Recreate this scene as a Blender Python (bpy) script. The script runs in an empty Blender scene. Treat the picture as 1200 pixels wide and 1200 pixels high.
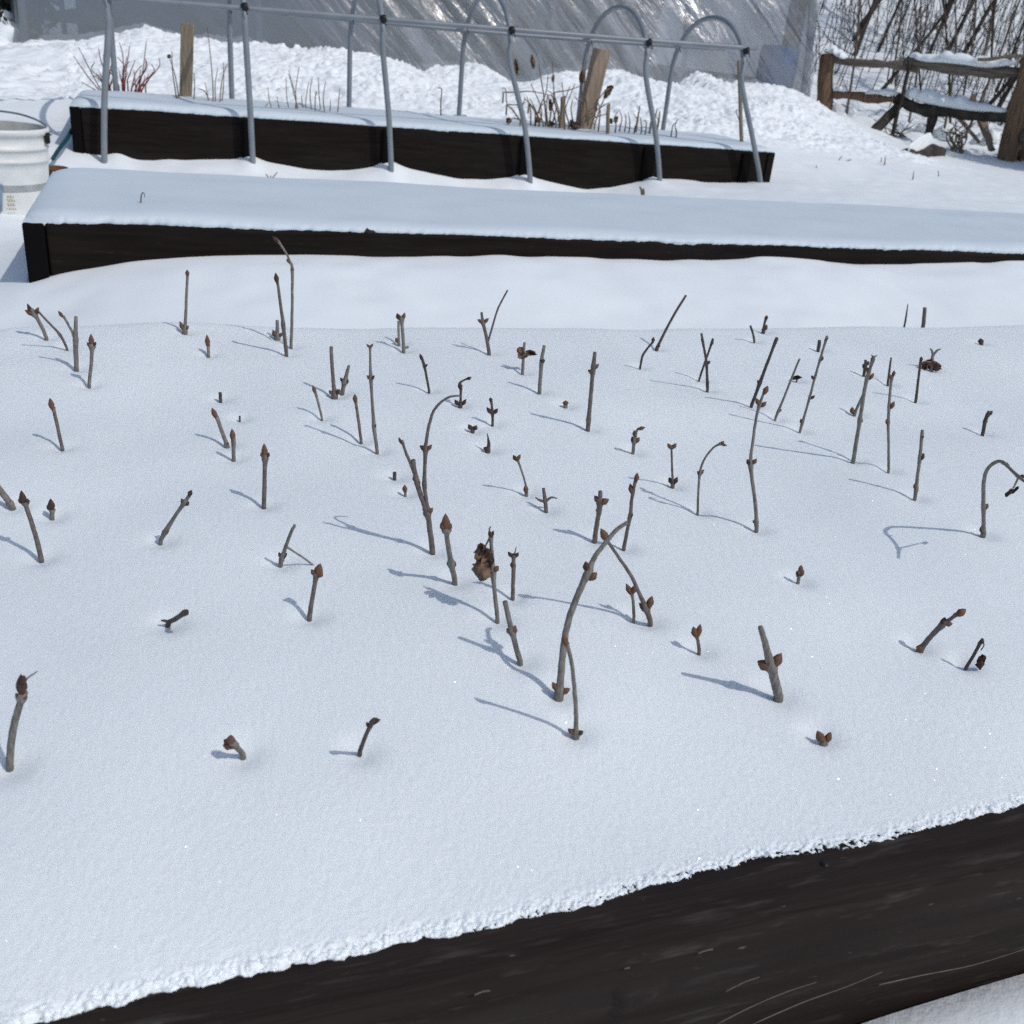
import bpy, math, random
import numpy as np
from mathutils import Vector, Matrix
random.seed(7); RNG = np.random.default_rng(7)
scene = bpy.context.scene
COL = scene.collection

# ------------------------------------------------------------------ camera
F = 1150.0
CAM = np.array([0.0, 0.0, 0.72])
def ray(x, y): return np.array([(x - 600) / F, (600 - y) / F, -1.0])
def _axes(h0=-20.0, hs=0.10, v1=4100.0):
    a, b = ray(0, h0), ray(1000, h0 + 1000 * hs)
    up = np.cross(b, a); up /= np.linalg.norm(up)
    if up[1] < 0: up = -up
    X = ray(v1, h0 + hs * v1); X /= np.linalg.norm(X)
    return np.array([X, np.cross(up, X), up])
R = _axes()
cd = bpy.data.cameras.new("camera")
cam = bpy.data.objects.new("camera", cd); COL.objects.link(cam)
cd.sensor_width = 36; cd.lens = 36 * F / 1200
M = Matrix([list(R[0]) + [CAM[0]], list(R[1]) + [CAM[1]], list(R[2]) + [CAM[2]], [0, 0, 0, 1]])
cam.matrix_world = M
cd.clip_start = 0.02; cd.clip_end = 500
cd.dof.use_dof = True; cd.dof.focus_distance = 0.98; cd.dof.aperture_fstop = 16
scene.camera = cam

# ------------------------------------------------------------------ light
SUN_EL, SUN_AZ = math.radians(52), math.radians(-51)      # azimuth measured from +X towards +Y
SUN = np.array([math.cos(SUN_EL) * math.cos(SUN_AZ), math.cos(SUN_EL) * math.sin(SUN_AZ), math.sin(SUN_EL)])
sl = bpy.data.lights.new("sun", "SUN"); sl.energy = 2.0; sl.angle = math.radians(0.55); sl.color = (1.0, 0.965, 0.92)
so = bpy.data.objects.new("sun", sl); COL.objects.link(so)
so.rotation_euler = Vector(SUN).to_track_quat('Z', 'Y').to_euler()
so.location = (2, -3, 6)
world = bpy.data.worlds.new("World"); scene.world = world; world.use_nodes = True
wn = world.node_tree; bg = wn.nodes["Background"]
sky = wn.nodes.new("ShaderNodeTexSky"); sky.sky_type = 'NISHITA'; sky.sun_disc = False
sky.sun_elevation = SUN_EL; sky.sun_rotation = math.radians(90) - SUN_AZ
sky.dust_density = 1.5; sky.air_density = 1.0
wn.links.new(sky.outputs[0], bg.inputs[0]); bg.inputs[1].default_value = 0.12
scene.view_settings.view_transform = 'Standard'; scene.view_settings.look = 'None'
scene.view_settings.exposure = -0.19; scene.view_settings.gamma = 1
scene.cycles.max_bounces = 8; scene.cycles.transparent_max_bounces = 12
scene.cycles.use_denoising = False
scene.cycles.sample_clamp_indirect = 6

def at(px, py, Y):
    d = R @ ray(px, py); return CAM + d * (Y / d[1])
def atz(px, py, z):
    d = R @ ray(px, py); return CAM + d * ((z - CAM[2]) / d[2])
def depth(p): return float(-(R.T @ (np.asarray(p) - CAM))[2])

# ------------------------------------------------------------------ noise
def _h(i, j, k=0, s=0):
    n = (i * 374761393 + j * 668265263 + k * 2147483647 * 3 + s * 974634777) & 0xffffffff
    n = ((n ^ (n >> 13)) * 1274126177) & 0xffffffff
    n = ((n ^ (n >> 16)) * 2246822519) & 0xffffffff
    return ((n ^ (n >> 15)) & 0xffff) / 32767.5 - 1.0
def vn(x, y, s=0):
    x = np.asarray(x, float); y = np.asarray(y, float)
    i = np.floor(x).astype(np.int64); j = np.floor(y).astype(np.int64)
    u = x - i; v = y - j
    u = u * u * u * (u * (u * 6 - 15) + 10); v = v * v * v * (v * (v * 6 - 15) + 10)
    a = _h(i, j, 0, s); b = _h(i + 1, j, 0, s); c = _h(i, j + 1, 0, s); d = _h(i + 1, j + 1, 0, s)
    return a + (b - a) * u + (c - a) * v + (a - b - c + d) * u * v
def vn3(x, y, z, s=0):
    x = np.asarray(x, float); y = np.asarray(y, float); z = np.asarray(z, float)
    i = np.floor(x).astype(np.int64); j = np.floor(y).astype(np.int64); k = np.floor(z).astype(np.int64); u = x - i; v = y - j; w = z - k
    u = u * u * (3 - 2 * u); v = v * v * (3 - 2 * v); w = w * w * (3 - 2 * w); out = 0
    for a in (0, 1):
        for b in (0, 1):
            for c in (0, 1): out = out + _h(i + a, j + b, k + c, s) * (u if a else 1 - u) * (v if b else 1 - v) * (w if c else 1 - w)
    return out
def fbm(x, y, s=0, o=4, g=.5):
    t = 0; a = 1
    for k in range(o):
        t = t + a * vn(x * 2 ** k + 13.7 * k, y * 2 ** k - 7.3 * k, s + k); a *= g
    return t
def sstep(a, b, x):
    t = np.clip((x - a) / (b - a), 0, 1); return t * t * (3 - 2 * t)

# ------------------------------------------------------------------ object helpers
def link(o, parent=None):
    COL.objects.link(o)
    if parent: o.parent = parent
    return o
def tag(o, label=None, cat=None, group=None, kind=None):
    if label: o["label"] = label
    if cat: o["category"] = cat
    if group: o["group"] = group
    if kind: o["kind"] = kind
    return o
def thing(name, loc, label, cat, group=None):
    o = bpy.data.objects.new(name, None); o.empty_display_size = .02
    o.location = [float(v) for v in loc]; link(o)
    return tag(o, label, cat, group)
class MB:
    def __init__(s): s.v = []; s.f = []
    def add(s, v, f):
        n = len(s.v); s.v += [tuple(map(float, p)) for p in v]; s.f += [tuple(i + n for i in q) for q in f]; return s
    def tube(s, pts, rad, n=8, jit=0.0, cap=True):
        pts = [np.array(p, float) for p in pts]; rad = list(rad) if hasattr(rad, '__len__') else [rad] * len(pts)
        T = [pts[min(i + 1, len(pts) - 1)] - pts[max(i - 1, 0)] for i in range(len(pts))]
        T = [t / (np.linalg.norm(t) + 1e-12) for t in T]
        a = np.array([1., 0, 0]) if abs(T[0][0]) < .8 else np.array([0, 1., 0])
        u = np.cross(T[0], a); u /= np.linalg.norm(u)
        V = []; Fc = []
        for i, p in enumerate(pts):
            u = u - T[i] * (u @ T[i]); u /= np.linalg.norm(u) + 1e-12; w = np.cross(T[i], u)
            for k in range(n):
                A = 2 * math.pi * k / n; r = rad[i] * (1 + (random.uniform(-jit, jit) if jit else 0))
                V.append(p + (u * math.cos(A) + w * math.sin(A)) * r)
        for i in range(len(pts) - 1):
            for k in range(n):
                Fc.append((i * n + k, i * n + (k + 1) % n, (i + 1) * n + (k + 1) % n, (i + 1) * n + k))
        if cap:
            Fc.append(tuple(range(n))[::-1]); Fc.append(tuple((len(pts) - 1) * n + k for k in range(n)))
        return s.add(V, Fc)
    def box(s, c, size, rz=0, M=None):
        V = []
        for x in (-.5, .5):
            for y in (-.5, .5):
                for z in (-.5, .5):
                    p = np.array([x * size[0], y * size[1], z * size[2]])
                    if M is not None: p = np.array(M) @ p
                    ca, sa = math.cos(rz), math.sin(rz)
                    V.append((c[0] + p[0] * ca - p[1] * sa, c[1] + p[0] * sa + p[1] * ca, c[2] + p[2]))
        return s.add(V, [(0, 1, 3, 2), (4, 6, 7, 5), (0, 4, 5, 1), (2, 3, 7, 6), (0, 2, 6, 4), (1, 5, 7, 3)])
    def build(s, name, mat, parent=None, smooth=True, bevel=0, sub=0, origin=None):
        L = np.array(parent.location) if parent and parent.type == 'EMPTY' else np.zeros(3)
        if parent and parent.parent: L = L + np.array(parent.parent.location)
        if origin is not None: L = np.array(origin, float)
        me = bpy.data.meshes.new(name); me.from_pydata([tuple(np.array(p) - L) for p in s.v], [], s.f)
        me.validate(); me.update()
        o = bpy.data.objects.new(name, me); me.materials.append(mat)
        if smooth: me.polygons.foreach_set("use_smooth", [True] * len(me.polygons))
        if origin is not None and parent is None: o.location = [float(v) for v in origin]
        link(o, parent)
        if parent and parent.type == 'MESH': pass
        if bevel:
            m = o.modifiers.new("bevel", 'BEVEL'); m.width = bevel; m.segments = 3; m.limit_method = 'ANGLE'
        if sub:
            m = o.modifiers.new("sub", 'SUBSURF'); m.levels = sub; m.render_levels = sub
        return o
def grid_obj(name, P, mat, parent=None, closed=False):
    nx, ny = P.shape[:2]
    L = np.array(parent.location) if parent else np.zeros(3)
    me = bpy.data.meshes.new(name)
    V = (P.reshape(-1, 3) - L).astype(np.float32)
    I = np.arange(nx * ny).reshape(nx, ny)
    Q = np.stack([I[:-1, :-1], I[1:, :-1], I[1:, 1:], I[:-1, 1:]], -1).reshape(-1, 4)
    me.vertices.add(len(V)); me.vertices.foreach_set("co", V.ravel())
    me.loops.add(Q.size); me.loops.foreach_set("vertex_index", Q.ravel().astype(np.int32))
    me.polygons.add(len(Q)); me.polygons.foreach_set("loop_start", np.arange(0, Q.size, 4, dtype=np.int32))
    me.polygons.foreach_set("use_smooth", np.ones(len(Q), bool))
    me.update(); me.validate()
    me.materials.append(mat)
    return link(bpy.data.objects.new(name, me), parent)
def crv(pts, n=4):
    """Catmull-Rom through points (any dimension)"""
    P = [np.array(p, float) for p in pts]
    if len(P) < 3:
        return [P[0] + (P[-1] - P[0]) * t for t in np.linspace(0, 1, n + 1)]
    E = [2 * P[0] - P[1]] + P + [2 * P[-1] - P[-2]]; out = []
    for i in range(1, len(E) - 2):
        for k in range(n):
            t = k / n; a, b, c, d = E[i - 1:i + 3]
            out.append(.5 * (2 * b + (c - a) * t + (2 * a - 5 * b + 4 * c - d) * t * t + (3 * b - a - 3 * c + d) * t ** 3))
    return out + [P[-1]]

# ------------------------------------------------------------------ materials
def mat(name, col, rough=.7, var=.25, scale=40., col2=None, bump=0.0, bscale=None, stretch=(1, 1, 1), spec=.3, metal=0.0, detail=4, dist=.002):
    m = bpy.data.materials.new(name); m.use_nodes = True; N = m.node_tree; b = N.nodes["Principled BSDF"]
    b.inputs["Roughness"].default_value = rough; b.inputs["Specular IOR Level"].default_value = spec; b.inputs["Metallic"].default_value = metal
    tc = N.nodes.new("ShaderNodeTexCoord"); mp = N.nodes.new("ShaderNodeMapping"); mp.inputs["Scale"].default_value = stretch
    N.links.new(tc.outputs["Object"], mp.inputs[0])
    nz = N.nodes.new("ShaderNodeTexNoise"); nz.inputs["Scale"].default_value = scale; nz.inputs["Detail"].default_value = detail
    N.links.new(mp.outputs[0], nz.inputs["Vector"])
    r = N.nodes.new("ShaderNodeValToRGB"); r.color_ramp.elements[0].position = .3; r.color_ramp.elements[1].position = .7
    c2 = col2 or tuple(min(1, c * (1 + var)) for c in col); c1 = col if col2 else tuple(c * (1 - var) for c in col)
    r.color_ramp.elements[0].color = (*c1, 1); r.color_ramp.elements[1].color = (*c2, 1)
    N.links.new(nz.outputs[0], r.inputs[0]); N.links.new(r.outputs[0], b.inputs["Base Color"])
    if bump:
        n2 = N.nodes.new("ShaderNodeTexNoise"); n2.inputs["Scale"].default_value = bscale or scale * 3; n2.inputs["Detail"].default_value = 5
        N.links.new(mp.outputs[0], n2.inputs["Vector"])
        bp = N.nodes.new("ShaderNodeBump"); bp.inputs["Strength"].default_value = bump; bp.inputs["Distance"].default_value = dist
        N.links.new(n2.outputs[0], bp.inputs["Height"]); N.links.new(bp.outputs[0], b.inputs["Normal"])
    return m
def snow_mat(name, col, grain=380., bump=.35, dist=.0012, glint=.0, sss=0.):
    m = bpy.data.materials.new(name); m.use_nodes = True; N = m.node_tree; L = N.links.new
    b = N.nodes["Principled BSDF"]; b.inputs["Roughness"].default_value = .65; b.inputs["Specular IOR Level"].default_value = .25
    tc = N.nodes.new("ShaderNodeTexCoord")
    nz = N.nodes.new("ShaderNodeTexNoise"); nz.inputs["Scale"].default_value = 6; nz.inputs["Detail"].default_value = 6
    L(tc.outputs["Object"], nz.inputs["Vector"])
    r = N.nodes.new("ShaderNodeValToRGB"); r.color_ramp.elements[0].position = .3; r.color_ramp.elements[1].position = .7
    r.color_ramp.elements[0].color = (*[c * .97 for c in col], 1); r.color_ramp.elements[1].color = (*[min(.95, c * 1.02) for c in col], 1)
    L(nz.outputs[0], r.inputs[0]); L(r.outputs[0], b.inputs["Base Color"])
    n2 = N.nodes.new("ShaderNodeTexNoise"); n2.inputs["Scale"].default_value = grain; n2.inputs["Detail"].default_value = 3
    n2.inputs["Roughness"].default_value = .65
    L(tc.outputs["Object"], n2.inputs["Vector"])
    bp = N.nodes.new("ShaderNodeBump"); bp.inputs["Strength"].default_value = bump; bp.inputs["Distance"].default_value = dist
    L(n2.outputs[0], bp.inputs["Height"]); L(bp.outputs[0], b.inputs["Normal"])
    if sss:
        b.inputs["Subsurface Weight"].default_value = sss; b.inputs["Subsurface Radius"].default_value = (1, .95, .9); b.inputs["Subsurface Scale"].default_value = .0022
        b.subsurface_method = 'BURLEY'
    if glint:
        vo = N.nodes.new("ShaderNodeTexVoronoi"); vo.inputs["Scale"].default_value = 1150; L(tc.outputs["Object"], vo.inputs["Vector"])
        sub = N.nodes.new("ShaderNodeVectorMath"); sub.operation = 'SUBTRACT'; sub.inputs[1].default_value = (.5, .5, 0); L(vo.outputs["Color"], sub.inputs[0])
        mul = N.nodes.new("ShaderNodeVectorMath"); mul.operation = 'MULTIPLY'; mul.inputs[1].default_value = (1.6, 1.6, .5); L(sub.outputs[0], mul.inputs[0])
        ad = N.nodes.new("ShaderNodeVectorMath"); ad.operation = 'ADD'; ad.inputs[1].default_value = (0, 0, .75); L(mul.outputs[0], ad.inputs[0])
        no = N.nodes.new("ShaderNodeVectorMath"); no.operation = 'NORMALIZE'; L(ad.outputs[0], no.inputs[0])
        gl = N.nodes.new("ShaderNodeBsdfGlossy"); gl.inputs["Roughness"].default_value = .16; L(no.outputs[0], gl.inputs["Normal"])
        v2 = N.nodes.new("ShaderNodeTexVoronoi"); v2.inputs["Scale"].default_value = 950; L(tc.outputs["Object"], v2.inputs["Vector"])
        sp = N.nodes.new("ShaderNodeSeparateColor"); L(v2.outputs["Color"], sp.inputs[0])
        gt = N.nodes.new("ShaderNodeMath"); gt.operation = 'GREATER_THAN'; gt.inputs[1].default_value = .955; L(sp.outputs[0], gt.inputs[0])
        mm = N.nodes.new("ShaderNodeMath"); mm.operation = 'MULTIPLY'; mm.inputs[1].default_value = glint; L(gt.outputs[0], mm.inputs[0])
        mx = N.nodes.new("ShaderNodeMixShader"); L(mm.outputs[0], mx.inputs[0]); L(b.outputs[0], mx.inputs[1]); L(gl.outputs[0], mx.inputs[2])
        L(mx.outputs[0], N.nodes["Material Output"].inputs[0])
    return m
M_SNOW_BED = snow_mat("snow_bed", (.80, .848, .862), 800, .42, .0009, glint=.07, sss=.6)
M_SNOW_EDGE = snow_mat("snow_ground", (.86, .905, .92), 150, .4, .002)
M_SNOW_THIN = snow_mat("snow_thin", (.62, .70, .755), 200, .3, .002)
def board_mat(k=1.0, spec=.12, wear=0.0):
    m = mat("stained_board", (.0085 * k, .0056 * k, .0046 * k), .75, col2=(.019 * k, .0135 * k, .0112 * k), scale=9, stretch=(.5, 7, 7), bump=.8, bscale=22, spec=spec, dist=.003)
    N = m.node_tree; L = N.links.new; b = N.nodes["Principled BSDF"]; src = b.inputs["Base Color"].links[0].from_socket; tc = N.nodes["Texture Coordinate"]
    def worn(base, sc, stretch, lo, hi, colr):
        mp = N.nodes.new("ShaderNodeMapping"); mp.inputs["Scale"].default_value = stretch; L(tc.outputs["Object"], mp.inputs[0])
        nz = N.nodes.new("ShaderNodeTexNoise"); nz.inputs["Scale"].default_value = sc; nz.inputs["Detail"].default_value = 8; nz.inputs["Roughness"].default_value = .65; L(mp.outputs[0], nz.inputs[0])
        r = N.nodes.new("ShaderNodeMapRange"); r.inputs[1].default_value = lo; r.inputs[2].default_value = hi; L(nz.outputs[0], r.inputs[0])
        mx = N.nodes.new("ShaderNodeMix"); mx.data_type = 'RGBA'; L(r.outputs[0], mx.inputs[0]); L(base, mx.inputs[6]); mx.inputs[7].default_value = (*colr, 1); return mx.outputs[2]
    o = worn(src, 30, (.6, 5, 5), .55 + wear, .72 + wear, (.055, .048, .043))
    o = worn(o, 160, (.35, 1.6, 1.6), .66 + wear * .6, .73 + wear * .6, (.13, .115, .10))
    o = worn(o, 5, (.5, 3, 3), .5, .8, (.02, .0165, .0155))
    L(o, b.inputs["Base Color"]); return m
M_BOARD = board_mat(.8, .1, .09)
M_BOARD_WORN_LIT = board_mat(1.45, .16)  # near bed: more worn streaks, plus a lighter base painted in for the sun
M_BOARD_DK = mat("stained_board_dark", (.004, .0035, .0035), .85, scale=20, stretch=(1, 1, .3), bump=.3, spec=.1)
M_SOIL = mat("soil", (.03, .024, .02), .95, bump=.5)
M_STEM = mat("cutting_bark", (.12, .108, .095), .7, col2=(.26, .24, .215), scale=300, bump=.8, bscale=520, stretch=(1.6, 1.6, .45), spec=.22, dist=.0008)
M_STEM_DK = mat("cutting_bark_dark", (.045, .036, .033), .65, col2=(.105, .084, .076), scale=260, bump=.4, bscale=700, stretch=(1, 1, .5), spec=.25, dist=.0006)
M_STEM_RED = mat("cutting_bark_reddish", (.095, .073, .066), .62, col2=(.18, .15, .138), scale=230, bump=.4, bscale=700, spec=.3, dist=.0006)
M_CUT = mat("cut_wood", (.30, .25, .17), .8, scale=600)
M_BUD = mat("bud_scales", (.06, .029, .018), .55, col2=(.19, .092, .05), scale=3.2, bump=.5, bscale=7, stretch=(2, 2, .7), spec=.35, dist=.0006)
M_BUD_DK = mat("bud_scales_dark", (.03, .017, .014), .6, col2=(.085, .042, .03), scale=3.2, bump=.5, bscale=7, stretch=(2, 2, .7), spec=.3, dist=.0006)
M_LEAF = mat("dried_leaf", (.06, .034, .022), .7, col2=(.24, .15, .10), scale=170, bump=.6, bscale=260, spec=.25, dist=.001)
M_LEAF_DK = mat("dried_leaf_dark", (.018, .011, .009), .7, col2=(.06, .035, .022), scale=170, bump=.6, bscale=260, spec=.2, dist=.001)
M_PIPE = mat("grey_conduit", (.20, .225, .25), .38, var=.12, scale=15, spec=.5)
M_TIE = mat("black_tie", (.012, .012, .013), .5)
M_BUCKET = mat("bucket_plastic", (.70, .71, .69), .45, col2=(.80, .81, .79), scale=18, spec=.45, bump=.1, bscale=30)
M_BUCKET_IN = mat("bucket_inside", (.55, .56, .53), .5, scale=18)
M_BLACK = mat("black_plastic", (.012, .012, .012), .5)
M_STEEL = mat("wire_steel", (.35, .36, .37), .35, metal=.8)
M_PRINT_Y = mat("printed_ochre", (.42, .30, .10), .6)
M_PRINT_B = mat("printed_blue_grey", (.20, .27, .36), .6)
M_WOOD = mat("weathered_wood", (.15, .115, .08), .85, col2=(.30, .245, .18), scale=30, stretch=(5, 5, .5), bump=.5, bscale=60, dist=.004)
M_WOOD_PALE = mat("weathered_wood_pale", (.23, .17, .125), .85, col2=(.36, .28, .21), scale=30, stretch=(5, 5, .5), bump=.5, bscale=60, dist=.004)
M_POST = mat("fence_post_wood", (.095, .058, .034), .85, col2=(.22, .145, .092), scale=14, stretch=(4, 4, .4), bump=.6, bscale=40, dist=.008)
M_RAIL = mat("fence_rail_wood", (.07, .058, .048), .9, col2=(.22, .185, .15), scale=12, stretch=(.5, .5, 5), bump=.7, bscale=40, dist=.01)
M_RAIL_DK = mat("fence_rail_dark", (.02, .017, .015), .9, col2=(.075, .06, .048), scale=14, bump=.6, bscale=40, dist=.01)
M_TWIG = mat("thicket_bark", (.026, .021, .017), .85, col2=(.075, .058, .046), scale=20)
M_TWIG_LT = mat("thicket_bark_grey", (.09, .075, .06), .85, col2=(.17, .145, .12), scale=20)
M_RED = mat("red_twig_bark", (.16, .035, .03), .55, col2=(.28, .085, .07), scale=60)
M_DRY = mat("dry_stalk", (.12, .085, .05), .8, col2=(.26, .20, .13), scale=60)
M_DRY_DK = mat("dry_stalk_dark", (.06, .042, .03), .8, col2=(.13, .10, .075), scale=60)
M_TEAL = mat("teal_plastic", (.01, .055, .065), .5)
M_CLAY = mat("brown_clay", (.12, .062, .032), .9)
M_BLUE = mat("blue_plastic", (.05, .20, .52), .45)
M_NEEDLE = mat("evergreen_leaf", (.012, .018, .012), .7, col2=(.03, .042, .024), scale=30)
M_STRAW = mat("straw", (.15, .132, .105), .7, scale=100)

# ------------------------------------------------------------------ the setting: snowy ground
CP = [(-1, -.5, .14), (.39, .33, .192), (.52, .33, .200), (.25, .33, .16), (.7, .33, .207), (.4, .2, .19), (.6, .2, .2), (2, -.3, .17), (.6, -.25, .165), (1.2, -.3, .165), (-.5, .3, .13), (3, .3, .16), (1.2, .2, .17),
 (-.6, 1.56, .14), (-.3, 1.56, .16), (.2, 1.56, .18), (.8, 1.56, .185), (1.5, 1.56, .19), (2.5, 1.56, .2),
 (-.3, 1.9, .15), (.1, 1.9, .215), (.8, 1.9, .22), (1.6, 1.9, .23), (2.5, 1.9, .24), (3.4, 1.9, .24),
 (-.45, 2.2, .13), (-.28, 2.2, .178), (-.1, 2.2, .22), (.17, 2.2, .245), (.55, 2.2, .251), (.75, 2.2, .256), (1.4, 2.2, .267), (2.26, 2.2, .281), (3, 2.2, .28),
 (-.6, 2.6, .11), (-.45, 3.1, .115), (-.4, 3.5, .12), (-1.2, 3, .13), (-.8, 4, .14), (-.5, 4.4, .115),
 (0, 2.95, .10), (1, 2.95, .10), (1.6, 2.95, .14), (2.1, 2.95, .22), (2.6, 2.9, .285), (3.2, 2.8, .27), (0, 3.7, .075), (1, 3.7, .07), (2, 3.7, .10), (3, 3.7, .20),
 (-.36, 4.62, .113), (0, 4.62, .098), (.35, 4.62, .115), (.65, 4.62, .085), (.97, 4.62, .12), (1.3, 4.62, .075), (1.62, 4.62, .10), (1.95, 4.62, .062), (2.3, 4.62, .13), (2.6, 4.62, .13), (2.95, 4.62, .154),
 (-.26, 4.5, .068), (.346, 4.5, .086), (.97, 4.5, .07), (1.64, 4.5, .047), (2.3, 4.5, .12), (2.86, 4.5, .165),
 (-.45, 5.35, .22), (.5, 5.4, .26), (1.5, 5.4, .26), (2.5, 5.4, .27), (3.0, 5.35, .25), (-.6, 5.0, .16), (-1., 5.2, .17),
 (-1, 6.2, .27), (-.3, 6.2, .34), (.4, 6.2, .39), (2, 6.2, .37), (3.5, 6.2, .41), (4.3, 6.3, .38),
 (-1.3, 7.05, .30), (-.75, 7.05, .40), (-.14, 7.05, .49), (.56, 7.05, .52), (1.4, 7.05, .49), (2.27, 7.05, .45), (2.7, 7.05, .52), (3.3, 7.05, .49), (4.3, 7.05, .54), (4.8, 7.0, .42),
 (0, 8.5, .35), (4, 8.5, .4), (2, 10, .4),
 (3.3, 4.6, .165), (3.6, 5.3, .22), (4.5, 5.6, .22), (5.0, 6.6, .27), (5.3, 7.8, .32), (6.24, 6.5, .19), (5, 5, .18), (7, 5, .15), (4, 3.5, .2), (6, 3, .2), (9, 4, .2),
 (7, 8, .38), (6.5, 9, .6), (9, 9, .85), (8, 12, 1.8), (12, 12, 2.1), (12, 8, 1.), (5.5, 10, .6), (5.5, 13, 1.5), (8, 16, 3.6), (14, 16, 4.), (3, 14, 1.0), (20, 10, 2), (-3, 8, .35), (-3, 12, .5), (-4, 4, .15)]
CPa = np.array(CP, float)
def _tps(r2): return .5 * r2 * np.log(r2 + 1e-12)
_n = len(CPa); _K = _tps(((CPa[:, None, :2] - CPa[None, :, :2]) ** 2).sum(-1)) + np.eye(_n) * 2e-3
_P = np.c_[np.ones(_n), CPa[:, :2]]
_sol = np.linalg.solve(np.block([[_K, _P], [_P.T, np.zeros((3, 3))]]), np.r_[CPa[:, 2], np.zeros(3)])
def ground_base(x, y):
    x = np.clip(np.asarray(x, float), -4, 20); y = np.clip(np.asarray(y, float), -1, 17); sh = x.shape
    x = x.ravel(); y = y.ravel(); out = np.empty_like(x)
    for i in range(0, len(x), 60000):
        a = x[i:i + 60000, None]; b = y[i:i + 60000, None]
        out[i:i + 60000] = _tps((a - CPa[None, :, 0]) ** 2 + (b - CPa[None, :, 1]) ** 2) @ _sol[:_n] + _sol[_n] + _sol[_n + 1] * a[:, 0] + _sol[_n + 2] * b[:, 0]
    return out.reshape(sh)
def ground(x, y):
    x = np.asarray(x, float); y = np.asarray(y, float)
    z = ground_base(x, y)
    bank = sstep(5.35, 5.75, y) * (1 - sstep(7.4, 7.9, y)) * sstep(-1.6, -1.2, x) * (1 - sstep(4.5, 5.2, x))
    wx = x + .05 * vn(x * 6, y * 6, 13); wy = y + .05 * vn(x * 6 + 9, y * 6, 14); md = .5 + .5 * sstep(-.4, .5, vn(x * 2.3, y * 2.3, 17))
    lum = .024 * vn(x * 2.2, y * 3, 2) + .014 * (1 - np.abs(vn(wx * 5, wy * 6, 3)) * 2) + md * (.009 * (1 - 2 * np.abs(vn(wx * 13, wy * 13, 5))) + .013 * (1 - 2 * np.abs(vn(wx * 26 + 3, wy * 26, 7))) + .010 * vn(x * 44, y * 44, 9) + .008 * vn(x * 80, y * 80, 10))
    pile = 0
    for xc, sg, am in ((2.05, .16, .06), (3.05, .16, .06), (-.12, .2, .055), (3.77, .12, .04), (1.62, .12, -.05), (2.36, .14, -.06), (3.5, .12, -.04), (.7, .5, -.02)): pile = pile + am * np.exp(-((x - xc) / sg) ** 2)
    z = z + bank * pile * sstep(6.6, 7.05, y)
    for xc in (-.2, .335, .95, 1.61, 2.27): z = z + .020 * np.exp(-((x - xc) / .05) ** 2) * sstep(4.45, 4.62, y) * (1 - sstep(4.7, 4.8, y))
    z = z + bank * lum
    rough = sstep(6.2, 7.5, y) * sstep(4.8, 5.5, x)
    z = z + rough * (.05 * vn(x * 3, y * 3, 11) + .03 * vn(x * 8, y * 8, 12))
    z = z + .006 * vn(x * 4, y * 4, 15) + .0025 * vn(x * 14, y * 14, 16)
    for (x0, x1, y0, y1) in BEDS:
        ins = (x > x0 + .012) & (x < x1 - .012) & (y > y0 + .012) & (y < y1 - .012)
        z = np.where(ins, np.minimum(z, .06), z)
    return z
B1 = (-.285, 2.95, .320, 1.500); B2 = (-.285, 3.05, 2.205, 2.875); B3 = (-.372, 2.955, 4.655, 5.32)
BEDS = [B1, B2, B3]
def lines(*seg):
    out = []
    for a, b, d in seg: out += list(np.arange(a, b, d))
    return np.array(out + [seg[-1][1]])
gx = lines((-90, -10, 8), (-10, -2, .5), (-2, -.5, .03), (-.5, 5.2, .012), (5.2, 9, .05), (9, 22, .4), (22, 100, 8))
gy = lines((-60, -4, 6), (-4, -.2, .25), (-.2, 1.4, .03), (1.4, 2.3, .014), (2.3, 4.3, .03), (4.3, 5.3, .014), (5.3, 7.3, .010), (7.3, 9.5, .05), (9.5, 20, .3), (20, 120, 8))
GX, GY = np.meshgrid(gx, gy, indexing='ij')
tag(grid_obj("snowy_ground", np.stack([GX, GY, ground(GX, GY)], -1), M_SNOW_EDGE), "snow lying over the ground around the beds", "ground", kind="structure")

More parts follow.
